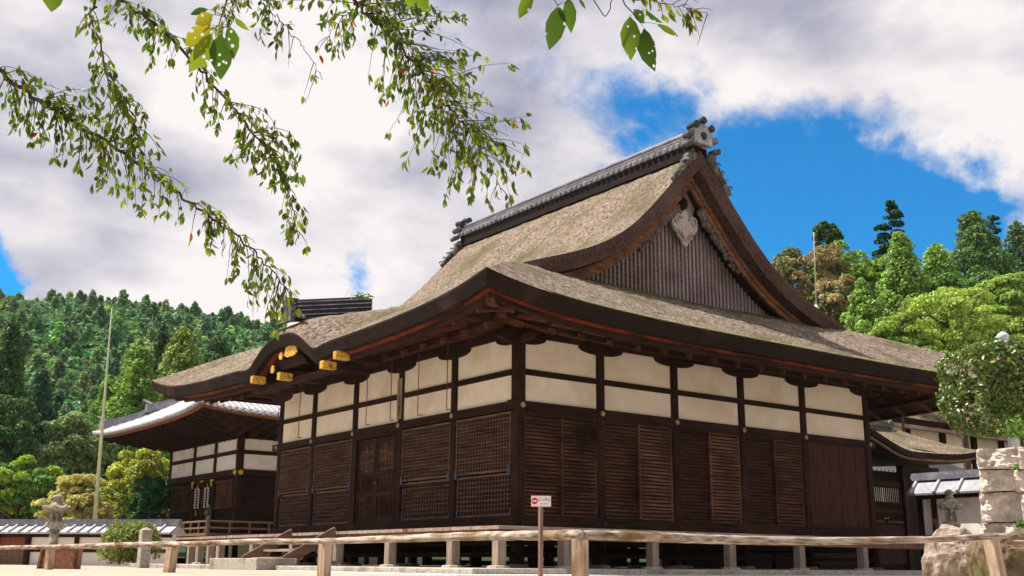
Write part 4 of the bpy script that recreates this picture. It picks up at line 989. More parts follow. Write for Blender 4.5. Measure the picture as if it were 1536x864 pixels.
def block(px0, px1, py0, py1, dep, seed, extra=.45):
    from mathutils import noise
    dep = dep - ((px0 + px1) / 2 - 1471) * dep / CFOC * .62; a = at(px0, py1, dep); b = at(px1, py0, dep); w = (px1 - px0) * dep / CFOC; h = (py1 - py0) * dep / CFOC
    c = at((px0 + px1) / 2, (py0 + py1) / 2, dep); ux = Matrix.Rotation(math.radians(-30), 3, 'Z') @ Vector((CR.x, CR.y, 0)).normalized(); uy = Vector((-ux.y, ux.x, 0)); w *= 1.13
    bm = bmesh.new(); bmesh.ops.create_cube(bm, size=2); bmesh.ops.subdivide_edges(bm, edges=bm.edges[:], cuts=14, use_grid_fill=True); o_ = Vector((seed * 3.1, seed * 1.7, 0))
    for v in bm.verts:
        p = v.co; q = Vector((p.x * w / 2, p.y * extra, p.z * h / 2))
        for k, hh in enumerate((w / 2, extra, h / 2)):       # rounded corners
            pass
        e = sorted([abs(p.x), abs(p.y), abs(p.z)]); q *= 1 - .035 * max(0, (e[1] - .8) / .2) 
        n = noise.fractal(q * 3.2 + o_, .8, 2, 6); n2 = noise.noise(q * 9 + o_)
        dirn = Vector((p.x ** 9, p.y ** 9, p.z ** 9)); dirn = dirn.normalized() if dirn.length > 1e-6 else Vector((0, -1, 0))
        q += Vector((dirn.x * .015, dirn.y * .09, dirn.z * .015)) * (n * 1.2 + n2 * .3)
        v.co = ux * q.x + uy * q.y + Vector((0, 0, q.z)) + c + uy * extra
    o = ORG[sw.name]
    for v in bm.verts: v.co -= o
    me = bpy.data.meshes.new('stone_block'); bm.to_mesh(me); bm.free(); me.materials.append(stonew); ob = bpy.data.objects.new('stone_block', me); COL.objects.link(ob); ob.parent = sw; ORG[ob.name] = o
for k, (a, b, c_, d) in enumerate([(1471, 1533, 672, 702), (1474, 1527, 704, 736), (1476, 1538, 738, 783), (1474, 1515, 785, 812), (1529, 1600, 704, 737), (1535, 1600, 672, 702), (1540, 1610, 739, 783), (1517, 1600, 785, 815), (1477, 1560, 814, 850), (1562, 1620, 817, 850)]):
    block(a, b, c_, d, 20 + (k % 3) * .03, k + 2)
# ------------------------------------------------------------------ fence, signs, poles
fn_ = thing('log_fence', 'low rustic fence of long peeled log rails on square posts across the foreground', 'rail fence', tuple(at(868, 830, 10)))
def log(name, pts, rs, seed):
    r = random.Random(seed); P_ = [Vector(p) for p in pts]; out = []; ro = []
    for i in range(len(P_) - 1):
        n = 14
        for k in range(n + (i == len(P_) - 2)):
            t = k / n; out.append(P_[i].lerp(P_[i + 1], t) + Vector((r.uniform(-.003, .003), r.uniform(-.003, .003), r.uniform(-.003, .003)))); ro.append(lerp(rs[i], rs[i + 1], t) * r.uniform(.98, 1.025))
    ro = [q * .87 for q in ro]; MB().tube(out, ro, 14).build(name, logx if seed > 4 else logy, fn_, smooth=True)
log('rail', [at(-60, 822, 24.5), at(73, 820.5, 22)], [.045, .05], 1)
log('rail', [at(70, 820.5, 22.0), at(170, 818, 20), at(268, 816, 18.4)], [.05, .058, .055], 2)
log('rail', [at(262, 817, 18.4), at(370, 812.5, 16.6), at(490, 812, 14.9)], [.052, .05, .045], 3)
log('rail', [at(484, 812, 14.9), at(600, 808, 13.2), at(720, 804, 11.8), at(872, 802.5, 10)], [.048, .052, .055, .056], 4)
log('rail', [at(866, 802, 10.02), at(980, 805, 10.8), at(1100, 810, 11.7), at(1250, 812, 12.6), at(1400, 809, 13.5), at(1512, 804, 14.3)], [.05, .057, .055, .052, .05, .045], 5)
log('rail', [at(1507, 813, 14.2), at(1600, 818, 14.6)], [.04, .04], 6)
def fp(px, dep, w, topy, lean=0, rot=.3):
    p = at(px, topy, dep); q = Vector((p.x + lean * CR.x, p.y + lean * CR.y, terrain(p.x, p.y) - .5)); c, s = math.cos(rot), math.sin(rot); vs = []
    for b in (q, p):
        for a, e in ((-1, -1), (1, -1), (1, 1), (-1, 1)): vs.append((b.x + w / 2 * (a * c - e * s), b.y + w / 2 * (a * s + e * c), b.z))
    MB().add(vs, [(0, 3, 2, 1), (4, 5, 6, 7), (0, 1, 5, 4), (1, 2, 6, 5), (2, 3, 7, 6), (3, 0, 4, 7)]).build('post', fpost, fn_, bevel=.006)
fp(76, 22, .13, 823); fp(259, 18.45, .15, 821, lean=-.06); fp(488, 14.95, .135, 816); fp(870, 10.05, .125, 809, rot=.5); fp(1486, 14.2, .15, 808, lean=.13, rot=-.1)
# no-entry sign
q = at(811, 762, 9.4); g_ = thing('no_entry_sign', 'small white and red no-entry sign on a thin brown post', 'sign', (q.x, q.y, terrain(q.x, q.y)))
z0 = terrain(q.x, q.y)
MB().box(q.x - .016, q.x + .016, q.y - .014, q.y + .014, z0 - .3, at(811, 751, 9.4).z).build('post', wood('sign_post_wood', (.14, .08, .06), (.3, .2, .16), 'z'), g_)
fd = Vector((CF.x, CF.y, 0)).normalized(); ux = Vector((fd.y, -fd.x, 0)); 
a_ = math.radians(8); ux = ux * math.cos(a_) + fd * math.sin(a_); nn = Vector((ux.y, -ux.x, 0))      # towards the viewer
if nn.dot(fd) > 0: nn = -nn
pc = at(811, 752, 9.36) + nn * .02
def plate(mb, cx, cz, w, h, o0, o1):
    vs = [pc + ux * (cx + sx * w / 2) + Vector((0, 0, cz + sz * h / 2)) + nn * o for o in (o0, o1) for sz in (-1, 1) for sx in (-1, 1)]
    mb.add(vs, [(0, 1, 3, 2), (4, 6, 7, 5), (0, 4, 5, 1), (2, 3, 7, 6), (0, 2, 6, 4), (1, 5, 7, 3)]); return mb
bd = plate(MB(), 0, 0, .17, .094, 0, .006).build('board', white, g_)
plate(MB(), 0, .0445, .168, .003, .0062, .0068).build('border', redp, bd); plate(MB(), 0, -.0445, .168, .003, .0062, .0068).build('border', redp, bd)
cc = pc + ux * (-.056) + nn * .0065 + Vector((0, 0, .001)); MB().tube([cc, cc + nn * .001], .028, 24).build('disc', redp, bd); plate(MB(), -.056, .001, .038, .010, .0078, .0082).build('bar', white, bd)
txt('立入禁止', .029, blackp, bd, pc + ux * .028 + Vector((0, 0, .013)) + nn * .0065, ux, (0, 0, 1), ext=.0002)
txt('NO ENTRY', .015, blackp, bd, pc + ux * .028 + Vector((0, 0, -.022)) + nn * .0065, ux, (0, 0, 1), ext=.0002)
# slanted notice box
q = at(92, 850, 24.2); nb = thing('slanted_board', 'brown wooden board with slanting sides at the lower left, in front of the lantern', 'board', (q.x, q.y, GZ))
def nbp(px, py, d): return at(px, py, d)
f0 = [nbp(66, 821, 24.3), nbp(116, 822, 23.9), nbp(109, 872, 23.8), nbp(54, 872, 24.2)]
bk = Vector((CF.x, CF.y, 0)).normalized()
MB().add([p + bk * .0 for p in f0] + [p + bk * .35 for p in f0], [(0, 1, 2, 3), (4, 7, 6, 5), (0, 4, 5, 1), (1, 5, 6, 2), (2, 6, 7, 3), (3, 7, 4, 0)]).build('panel', wood('board_wood', (.16, .07, .04), (.36, .18, .11), 'x', scale=14), nb)
for i, j in ((0, 1), (0, 3), (1, 2)): MB().bar(f0[i] - bk * .02, f0[j] - bk * .02, .07, .07).build('frame', gablew, nb)
# poles
p0 = at(145, 745, 44); p1 = at(168, 462, 44); p0 = p0 + (p0 - p1).normalized() * (p0.z - GZ); pl_ = MB().tube([p0, p0.lerp(p1, .5), p1], [.10, .062, .02], 10).build('leaning_pole', polew, smooth=True)
center_origin(pl_); tag(pl_, 'tall pale green pole leaning slightly, left of the rear hall', 'pole')
p1 = at(1220.5, 348, 55); p0 = at(1224, 450, 55); p0 = p0 + (p0 - p1).normalized() * (p0.z - GZ - 2) * 1.0; mm_ = MB().tube([p0, p1.lerp(p0, .25)], [.1, .08], 8).tube([p1.lerp(p0, .25), p1], [.03, .015], 6).build('lightning_rod', polem, smooth=True)
center_origin(mm_); tag(mm_, 'thin grey lightning-rod pole rising behind the right slope of the main roof', 'pole')

# ------------------------------------------------------------------ foliage
NPR = np.random.default_rng(11)
def leaf_mesh(name, P, Nn, size, tint, mat, aspect=1.0, extra=None, origin=(0, 0, 0), pointed=True):
    # one rhombic leaf card per point; P (n,3), Nn (n,3) normals, size (n,), tint (n,3)
    n = len(P); Nn = Nn / np.linalg.norm(Nn, axis=1, keepdims=True)
    r = NPR.normal(size=(n, 3)); t = np.cross(Nn, r); t /= np.linalg.norm(t, axis=1, keepdims=True); b = np.cross(Nn, t)
    s = size[:, None]
    fold = Nn * s * .18
    V = np.stack([P - t * s * .62 * aspect, P + b * s * .36 + fold, P + t * s * .62 * aspect, P - b * s * .36 + fold], 1) - np.array(origin)
    me = bpy.data.meshes.new(name); nv = n * 4
    F_ = (np.arange(n)[:, None] * 4 + np.array([[0, 1, 2, 0, 2, 3]])).reshape(-1)
    ex_v = np.zeros((0, 3)); ex_f = []
    me.vertices.add(nv); me.vertices.foreach_set('co', V.reshape(-1).astype(np.float32))
    me.loops.add(n * 6); me.loops.foreach_set('vertex_index', F_.astype(np.int32))
    me.polygons.add(n * 2); me.polygons.foreach_set('loop_start', (np.arange(n * 2) * 3).astype(np.int32)); me.polygons.foreach_set('loop_total', np.full(n * 2, 3, np.int32))
    ca = me.color_attributes.new('tint', 'FLOAT_COLOR', 'POINT'); c4 = np.ones((nv, 4), np.float32); c4[:, :3] = np.repeat(tint, 4, axis=0); ca.data.foreach_set('color', c4.reshape(-1))
    me.materials.append(mat); me.update(); me.validate()
    return me
def lobes_to_leaves(lobes, per, ls, jitter=.25, tv=.18, up=.35, warm=None):
    Ps = []; Ns = []; Ss = []; Ts = []
    for (c, rad, w) in lobes:
        k = max(6, int(per * w)); d = NPR.normal(size=(k, 3)); d /= np.linalg.norm(d, axis=1, keepdims=True); d[:, 2] = np.where(d[:, 2] < -.45, -d[:, 2], d[:, 2])
        rr = 1 - np.abs(NPR.normal(size=(k, 1))) * jitter
        # small tufts: points gather round a few centres
        Ps.append(np.array(c) + d * rr * np.array(rad)); nn = d * .8 + NPR.normal(size=(k, 3)) * .55; nn[:, 2] += up; Ns.append(nn)
        Ss.append(ls * NPR.uniform(.6, 1.4, k)); lt = NPR.normal(1, tv * .7); t = np.clip(NPR.normal(lt, tv, (k, 1)), .35, 1.8) * np.ones((1, 3)); t[:, 0] *= NPR.normal(1, .07, k); 
        if warm is not None and NPR.random() < warm[0]: t = t * np.array(warm[1])
        Ts.append(t)
    return np.concatenate(Ps), np.concatenate(Ns), np.concatenate(Ss), np.concatenate(Ts)
def crown_lobes(kind, W_, H_, r):
    L_ = []
    if kind == 'conifer':        # drooping tufts that shrink to a point
        n = int(60 + 40 * r.random())
        for i in range(n):
            f = ((i + r.random()) / n) ** .85; z = H_ * f * .97; R_ = W_ / 2 * ((1 - f) ** .8) * r.uniform(.75, 1.15) + .05 * W_
            a = i * 2.4 + r.uniform(-.5, .5); q = r.uniform(.5, .88) * R_; s = W_ * (.155 - .085 * f) * r.uniform(.75, 1.3)
            L_.append(((q * math.cos(a), q * math.sin(a), z - q * .12), (s, s, s * 1.0), s * s))
        for i in range(5): L_.append(((0, 0, H_ * (.80 + .045 * i)), (.11 * W_ * (1 - i * .17), .11 * W_ * (1 - i * .17), H_ * .05), .008 * W_ * W_))
        for i in range(5): L_.append(((0, 0, H_ * (.1 + .14 * i)), (.26 * W_ * (1 - i * .17), .26 * W_ * (1 - i * .17), H_ * .11), .02 * W_ * W_))
    elif kind == 'tall':         # sparse fir with sky gaps
        for i in range(46):
            f = ((i + r.random()) / 46); z = H_ * f; R_ = W_ / 2 * (1 - f * .72) * r.uniform(.45, 1.2)
            a = r.uniform(0, 6.283); q = R_ * .8; s = W_ * .12 * r.uniform(.6, 1.25) * (1 - .35 * f)
            L_.append(((q * math.cos(a), q * math.sin(a), z), (s * 1.15, s * 1.15, s * .6), s * s))
            if i % 2: L_.append(((q * .5 * math.cos(a), q * .5 * math.sin(a), z - .02 * H_), (s * .8, s * .8, s * .45), s * s * .6))
        L_.append(((0, 0, H_ * .98), (.07 * W_, .07 * W_, .035 * H_), .006 * W_ * W_))
    elif kind == 'airy':         # maple or bamboo: flat loose sprays
        for k in range(95):
            a = r.uniform(0, 6.283); q = math.sqrt(r.random()) * .5 * W_; z = H_ * r.uniform(.05, .97); q *= math.sqrt(max(.06, 1 - (z / H_ * 1.0) ** 2.4)); s = W_ * r.uniform(.05, .12)
            L_.append(((q * math.cos(a), q * math.sin(a), z), (s * 1.3, s * 1.3, s * .6), s * s))
    elif kind == 'clipped':
        for k in range(40):
            a = r.uniform(0, 6.283); q = .27 * W_ * math.sqrt(r.random()); z = H_ * r.uniform(.2, .5); s = W_ * r.uniform(.2, .24)
            L_.append(((q * math.cos(a), q * math.sin(a), z), (s, s, H_ * .5 * (1 - .35 * q / (.27 * W_))), s * s))
    else:                        # round broadleaf with many lobes
        for k in range(70):
            u = r.uniform(-.75, 1); a = r.uniform(0, 6.283); q = math.sqrt(max(0, 1 - u * u)); rr = r.uniform(.55, .88); s = W_ * r.uniform(.06, .14)
            L_.append(((rr * q * math.cos(a) * W_ / 2, rr * q * math.sin(a) * W_ / 2, H_ * (.5 + .42 * u * rr / .8)), (s, s, s * .8), s * s))
        L_.append(((0, 0, H_ * .5), (W_ * .3, W_ * .3, H_ * .32), W_ * W_ * .04))
    return L_
LM = {}
def lmat(key, c, **k):
    if key not in LM: LM[key] = leafm('leaves_' + key, c, **k)
    return LM[key]
TREEG = {'hill': 'trees on the slope behind the halls'}
def tree(name, label, px, ytop, ybot, wpx, dep, kind, key, col, seed, n=5200, ls=None, warm=None, cat='tree', trunk=True, zb=None):
    r = random.Random(seed)
    top = at(px, ytop, dep); base = at(px, ybot, dep); W_ = wpx * dep / CFOC; gz_ = terrain(base.x, base.y)
    zb_ = max(gz_ + .2, base.z) if kind != 'clipped' else gz_
    H_ = top.z - zb_
    t = thing(name, label, cat, (base.x, base.y, gz_), 'trees on the slopes behind the temple' if cat == 'tree' else None)
    lob = crown_lobes(kind, W_, H_, r); tot = sum(l[2] for l in lob)
    ls = ls or dep / CFOC * 4.4; n = int(n * 1.45)
    P_, N_, S_, T_ = lobes_to_leaves(lob, n / tot, ls, warm=warm, jitter=.22 if kind != 'airy' else .45)
    P_[:, 2] += zb_ - gz_
    me = leaf_mesh('crown', P_, N_, S_, T_, lmat(key, col), aspect=1.0 if kind not in ('airy',) else 1.3)
    o = bpy.data.objects.new('crown', me); COL.objects.link(o); o.parent = t; ORG[o.name] = ORG[t.name]
    if trunk:
        mb = MB(); rad = max(.06, W_ * .035); b = base.xy.to_3d(); top_ = Vector((base.x, base.y, zb_ + H_ * (.93 if kind in ('conifer', 'tall') else .62)))
        b.z = gz_ - .4
        mb.tube([b, b.lerp(top_, .5) + Vector((r.uniform(-.1, .1), r.uniform(-.1, .1), 0)), top_], [rad, rad * .7, rad * .2], 7)
        for k in range(16 if kind in ('conifer', 'tall') else 10):
            l = lob[r.randrange(len(lob))]; q = Vector((base.x + l[0][0], base.y + l[0][1], zb_ + l[0][2])); s_ = Vector((base.x, base.y, max(zb_ * .9 + .1 * gz_, min(top_.z, q.z - (.2 if kind in ('conifer', 'tall') else .22 * H_)))))
            mb.tube([s_, s_.lerp(q, .5) + Vector((0, 0, .06 * W_)), q], [rad * .35, rad * .22, rad * .08], 4)
        mb.build('trunk', bark, t)
    return t
DG = (.075, .16, .04); MG = (.13, .26, .045); BG = (.22, .37, .04); YG = (.40, .44, .06); GG = (.24, .33, .12); OL = (.40, .32, .14); BLG = (.06, .16, .07); CON = (.22, .38, .06)
# left side, far to near
tree('cedar_tree', 'pointed bright green cedar rising highest just left of the rear hall roof', 190, 503, 735, 140, 74, 'conifer', 'con', CON, 1, n=11000)
tree('cypress_tree', 'yellow-green cypress right of the pointed cedar, under the porch eave', 264, 486, 640, 115, 82, 'conifer', 'ygcon', (.24, .34, .06), 2, n=8000)
tree('cedar_tree', 'dark cedar between the two brighter conifers on the left', 232, 478, 640, 70, 92, 'conifer', 'dark', DG, 3, n=5000)
tree('cedar_tree', 'dark cedar at the far right of the left slope, above the porch eave tip', 318, 500, 640, 100, 88, 'conifer', 'dark', DG, 4, n=6000)
tree('cedar_tree', 'dark cedar cut off by the left edge, topmost there', 0, 468, 640, 80, 66, 'conifer', 'dark', DG, 5, n=6000)
tree('cedar_tree', 'bluish dark conifer left of the grey-green round tree', 48, 545, 690, 80, 76, 'conifer', 'blue', BLG, 6, n=5000)
tree('camphor_tree', 'large round dark tree at the left edge, halfway up the slope', 12, 590, 720, 110, 60, 'round', 'dark', DG, 7, n=7000)
tree('oak_tree', 'round grey-green tree left of the leaning pole', 95, 618, 735, 130, 66, 'round', 'grey', GG, 8, n=9000)
tree('oak_tree', 'dark broad tree behind the base of the leaning pole', 140, 600, 760, 110, 72, 'round', 'mid', MG, 9, n=6000)
tree('camphor_tree', 'domed dark green tree with yellow tips, left of the stone lantern', 22, 683, 800, 128, 50, 'round', 'mid2', (.12, .24, .04), 10, n=11000, warm=(.35, (2.0, 1.55, .9)))
tree('maple_tree', 'yellow-green leafy tree directly left of the rear hall wall', 208, 668, 800, 120, 56, 'round', 'yg', YG, 11, n=9000)
tree('maple_tree', 'pale yellow maple spreading right of the stone lantern', 112, 712, 800, 110, 47, 'airy', 'pale', (.52, .48, .16), 12, n=7000)
tree('camellia_tree', 'small deep green bush beside the rear hall, over the railing', 222, 708, 800, 62, 50, 'round', 'green', (.035, .15, .045), 13, n=5000)
tree('azalea_shrub', 'dome-clipped yellow-green shrub beside the rear hall railing', 192, 770, 842, 108, 37, 'clipped', 'yg2', (.22, .26, .05), 14, n=9000, cat='shrub', trunk=False, ls=.085)
tree('oak_tree', 'green tree low between the dark dome and the white wall', 70, 700, 800, 90, 58, 'round', 'green', (.035, .15, .045), 15, n=6000)
tree('cedar_tree', 'bushy green conifer left of the yellow cypress, low on the slope', 150, 560, 720, 90, 82, 'conifer', 'con', CON, 16, n=6000)
# right side
tree('chinquapin_tree', 'brownish-gold round tree touching the right slope of the main gable', 1212, 353, 500, 150, 72, 'round', 'olive', OL, 21, n=12000, warm=(.4, (.42, .62, .5)))
tree('chinquapin_tree', 'tawny tree low behind the lightning-rod pole', 1262, 408, 520, 100, 68, 'round', 'olive', OL, 22, n=7000, warm=(.5, (.42, .62, .5)))
tree('pine_tree', 'small dark pine crown standing above the bright tree, beside the lightning rod', 1242, 328, 376, 46, 84, 'round', 'dark', DG, 23, n=1800)
tree('oak_tree', 'bright green round tree right of the lightning rod', 1280, 355, 500, 130, 78, 'round', 'bright', BG, 24, n=9000)
tree('fir_tree', 'tall dark ragged fir, highest of the trees on the right', 1347, 290, 460, 84, 80, 'tall', 'fir', (.03, .10, .05), 25, n=6500)
tree('cedar_tree', 'bright layered cedar in front of the tall ragged fir', 1364, 338, 540, 125, 70, 'conifer', 'brcon', (.23, .38, .07), 26, n=10000)
tree('cedar_tree', 'mid green cedar just right of the bright layered cedar', 1416, 358, 520, 120, 74, 'conifer', 'con', CON, 27, n=8000)
tree('cedar_tree', 'broad dark cedar on the right with its top against the cloud', 1476, 306, 500, 160, 76, 'conifer', 'con2', (.11, .22, .05), 28, n=12000)
tree('fir_tree', 'slim dark fir between the broad cedar and the right edge', 1506, 312, 480, 40, 84, 'tall', 'fir', (.03, .10, .05), 29, n=3000)
tree('fir_tree', 'dark fir cut off by the right edge', 1542, 322, 500, 110, 82, 'conifer', 'dark', DG, 30, n=5000)
tree('cedar_tree', 'small bright cedar low behind the far end of the main eave', 1302, 412, 560, 100, 64, 'conifer', 'brcon', (.23, .38, .07), 31, n=6500)
tree('bamboo_clump', 'yellow-green bamboo foliage above the clipped hedge, left of the finial', 1440, 430, 580, 210, 56, 'airy', 'bam', (.33, .45, .08), 32, n=14000)
tree('bamboo_clump', 'yellow-green bamboo foliage at the right edge above the finial', 1525, 400, 580, 130, 60, 'airy', 'bam2', (.26, .40, .07), 33, n=10000)
tree('maple_tree', 'fresh green maple low above the right slope of the main roof', 1350, 470, 580, 120, 54, 'airy', 'bam3', (.26, .40, .06), 34, n=10000)
tree('oak_tree', 'green round tree behind the bamboo, under the broad cedar', 1440, 400, 540, 110, 70, 'round', 'mid', MG, 35, n=7000)
tree('oak_tree', 'dark green tree filling between bright tree and fir', 1322, 388, 540, 105, 82, 'round', 'mid', MG, 36, n=5000)
# far wood on the hills: one mass
def forest():
    Ps = []; Ns = []; Ss = []; Ts = []
    cnt = 0; proto = {}
    for kind in ('conifer', 'round'):
        for q in range(4):
            r = random.Random(50 + q); lob = crown_lobes(kind, 1, 1.5 if kind == 'conifer' else 1.0, r)
            lob = [(l[0], l[1], l[2]) for l in lob]; tot = sum(l[2] for l in lob)
            a = lobes_to_leaves(lob, 105 / tot, .135, tv=.17, up=.2); proto[(kind, q)] = a
    for _ in range(45000):
        px = NPR.uniform(-160, 1750); d = 88 + 190 * NPR.random() ** .8
        if 560 < px < 1110: continue
        if px > 1000 and d > 200: continue
        p = CP + ray(px, 843) * d
        z = terrain(p.x, p.y)
        if z < GZ + .8: continue
        k = 'conifer' if NPR.random() < (.16 if px < 600 else .4) else 'round'; P_, N_, S_, T_ = proto[(k, int(NPR.integers(4)))]
        s = NPR.uniform(2.4, 4.0) * NPR.choice([.75, 1, 1.2]); a = NPR.uniform(0, 6.283); c, sn = math.cos(a), math.sin(a)
        Q = P_ * s; Q = np.stack([Q[:, 0] * c - Q[:, 1] * sn, Q[:, 0] * sn + Q[:, 1] * c, Q[:, 2] * .98], 1) + np.array([p.x, p.y, z - .3 * s])
        Nq = np.stack([N_[:, 0] * c - N_[:, 1] * sn, N_[:, 0] * sn + N_[:, 1] * c, N_[:, 2]], 1)
        v = NPR.normal(1, .2); tn = T_ * np.array([NPR.normal(1, .16), NPR.normal(1, .07), NPR.normal(1, .1)]) * max(.5, v)
        if NPR.random() < .06: tn = tn * np.array([2.3, 1.6, 1.2])
        Ps.append(Q); Ns.append(Nq); Ss.append(S_ * s); Ts.append(tn); cnt += 1
        if cnt >= 9500: break
    me = leaf_mesh('far_forest', np.concatenate(Ps), np.concatenate(Ns), np.concatenate(Ss), np.concatenate(Ts), lmat('forest', (.11, .24, .08), transl=.35))
    o = bpy.data.objects.new('far_forest', me); COL.objects.link(o); tag(o, 'dense dark green wood covering the hill behind the temple', 'forest', kind='stuff')
    print('FOREST', cnt, len(me.polygons))
forest()
# hedge
def hedge():
    t = thing('hedge', 'clipped glossy green hedge on top of the stone retaining wall at the right', 'hedge', tuple(at(1500, 668, 21)))
    ux = Vector((CR.x, CR.y, 0)).normalized(); uy = Vector((-ux.y, ux.x, 0)); c = at(1520, 585, 21.2); hw, hd, hh = 1.22, 1.0, .84
    P_ = []; N_ = []; n = 9500
    from mathutils import noise
    for _ in range(n):
        f = rnd.random(); a = [rnd.uniform(-1, 1) for _ in range(3)]; k = rnd.choice([0, 0, 0, 1, 1, 2, 2]); k = {0: 1, 1: 2, 2: 0}[k]; a[k] = math.copysign(1, a[k] if k != 1 else -1)
        e = [abs(v) ** 5 for v in a]; s = (sum(e)) ** (-1 / 5); q = Vector(a) * s
        bump = 1 + .07 * noise.fractal(q * 2.1, 1, 2, 3) - abs(rnd.gauss(0, .045)) + (.05 if rnd.random() < .06 else 0)
        low = 1 if q.z > -.2 else 1 - .22 * max(0, (-q.z - .2)) * (1 if q.x < 0 else 0)
        p = c + ux * q.x * hw * bump * low + uy * q.y * hd * bump + Vector((0, 0, q.z * hh * bump)); P_.append(p); nn = Vector([v ** 5 for v in a]); nn = ux * nn.x + uy * nn.y + Vector((0, 0, nn.z + .3)); N_.append(nn + Vector([rnd.gauss(0, .85) for _ in range(3)]))
    P_ = np.array(P_) - np.array(t.location); N_ = np.array(N_); T_ = np.clip(NPR.normal(1, .28, (n, 1)), .3, 2) * np.array([1, 1, 1]); wm = NPR.random(n) < .07; T_[wm] *= np.array([2.6, 1.3, .8])
    me = leaf_mesh('foliage', P_, N_, NPR.uniform(.06, .105, n), T_, leafm('leaves_hedge', (.10, .165, .03), rough=.34, spec=.6, transl=.25)); o = bpy.data.objects.new('foliage', me); COL.objects.link(o); o.parent = t
    b = MB(); 
    for k in range(9):
        q = c + ux * rnd.uniform(-.3, .8) + Vector((0, 0, -hh + .02)); b.tube([q, q + Vector((rnd.uniform(-.2, .2), rnd.uniform(-.2, .2), .4)), q + ux * rnd.uniform(-.4, .4) + Vector((0, 0, 1.1))], [.03, .02, .01], 5)
    MB().tube([c + Vector((0, 0, -.5)), c + Vector((0, 0, -.3)), c + Vector((0, 0, .4)), c + Vector((0, 0, .58))], [.2, .62, .6, .2], 10).build('shade_core', M('hedge_gap_shade', (.012, .022, .006), (.04, .06, .015), scale=20, bump=1), t); b.build('stems', leafm('hedge_core', (.012, .022, .008), transl=0) if False else bark, t)  # solid core, coloured dark to paint the shade in gaps between the leaves
    ob = t
hedge()
def weed(px, py, dep, n, seed, label, h=.16, sp=.14):
    r = random.Random(seed); c = at(px, py, dep) if not isinstance(dep, Vector) else dep; vs = []; P_ = []; N_ = []
    for _ in range(n): P_.append((r.gauss(0, sp), r.gauss(0, sp * .5), abs(r.gauss(h * .5, h * .4)))); N_.append((r.gauss(0, 1), r.gauss(0, 1), .4))
    me = leaf_mesh('weed', np.array(P_), np.array(N_), np.array([r.uniform(.04, .08) for _ in P_]), np.clip(NPR.normal(1, .2, (n, 1)), .4, 1.6) * np.ones((1, 3)), lmat('weed', (.12, .22, .03)), aspect=1.3)
    o = bpy.data.objects.new('weed', me); COL.objects.link(o); o.location = c; tag(o, label, 'plant')
weed(1528, 656, 19.7, 260, 1, 'bright green weed growing from the top of the stone wall below the hedge', h=.3, sp=.22)
weed(1530, 706, 19.6, 60, 2, 'small weed in the joint between the upper stone blocks', h=.08, sp=.06)
weed(1532, 790, 19.5, 80, 3, 'small weed in the lower joint of the stone wall', h=.07, sp=.07)
weed(548, 456, Vector((-.95, KY - .22, 5.72)), 90, 4, 'tuft of green fern growing on the small porch ridge', h=.12, sp=.13)

# ------------------------------------------------------------------ cherry tree hanging over the view
ct_base = CP + Vector((CR.x, CR.y, 0)) * -7.5 + Vector((CF.x, CF.y, 0)) * 1.5; ct_base.z = terrain(ct_base.x, ct_base.y)
ch = thing('cherry_tree', 'overhanging cherry tree whose drooping leafy boughs hang into the top of the picture', 'tree', tuple(ct_base))
ct_top = ct_base + Vector((.8, .5, 6.2))
tb = MB(); tb.tube([ct_base - Vector((0, 0, .3)), ct_base + Vector((.15, .05, 1.5)), ct_base + Vector((.5, .2, 3.6)), ct_top], [.34, .27, .22, .17], 12); tb.build('trunk', bark, ch, smooth=True)
cherm = leafm('leaves_cherry', (.115, .195, .022), transl=.5, rough=.5)
def cherry_leaves(name, items, parent, mat, holes=False):
    # items: (base, direction, length, width, normal hint, tint)
    vs = []; fs = []; cs = []
    for b, d, L_, w, nh, tn in items:
        d = d.normalized(); s = d.cross(nh)
        if s.length < 1e-3: s = d.cross(Vector((1, .3, .2)))
        s.normalize(); u = s.cross(d); n0 = len(vs)
        prof = [(0, 0, 0), (.18, .62, .10), (.42, 1.0, .16), (.68, .82, .12), (.86, .4, .03)]
        vs.append(b)
        for t_, ww, hh in prof[1:]:
            c = b + d * (L_ * t_) - u * (L_ * .18 * t_ * t_); vs += [c + s * (w / 2 * ww) + u * (w * hh), c, c - s * (w / 2 * ww) + u * (w * hh)]
        vs.append(b + d * L_ - u * (L_ * .2))
        fs += [(n0, n0 + 1, n0 + 2), (n0, n0 + 2, n0 + 3)]
        for k in range(3):
            a = n0 + 1 + 3 * k; fs += [(a, a + 3, a + 4, a + 1), (a + 1, a + 4, a + 5, a + 2)]
        a = n0 + 10; fs += [(a, n0 + 13, a + 1), (a + 1, n0 + 13, a + 2)]
        cs += [tn] * 14
    o_ = ORG[parent.name]; me = bpy.data.meshes.new(name); me.from_pydata([tuple(v - o_) for v in vs], [], fs)
    ca = me.color_attributes.new('tint', 'FLOAT_COLOR', 'POINT'); ca.data.foreach_set('color', np.array([(*c, 1) for c in cs], np.float32).reshape(-1))
    me.materials.append(mat); me.polygons.foreach_set('use_smooth', [True] * len(me.polygons))
    o = bpy.data.objects.new(name, me); COL.objects.link(o); o.parent = parent; ORG[o.name] = o_
    return o
def rtint(r, warm=.1):
    v = r.uniform(.4, 1.5); q = r.random()
    if q < warm * .07: return (4.0 * v, .4 * v, .5 * v)
    if q < warm * .7: return (2.3 * v, 1.45 * v, .6 * v)
    if q < warm + .25: return (1.8 * v, 1.35 * v, .8 * v)
    return (v, v, v)
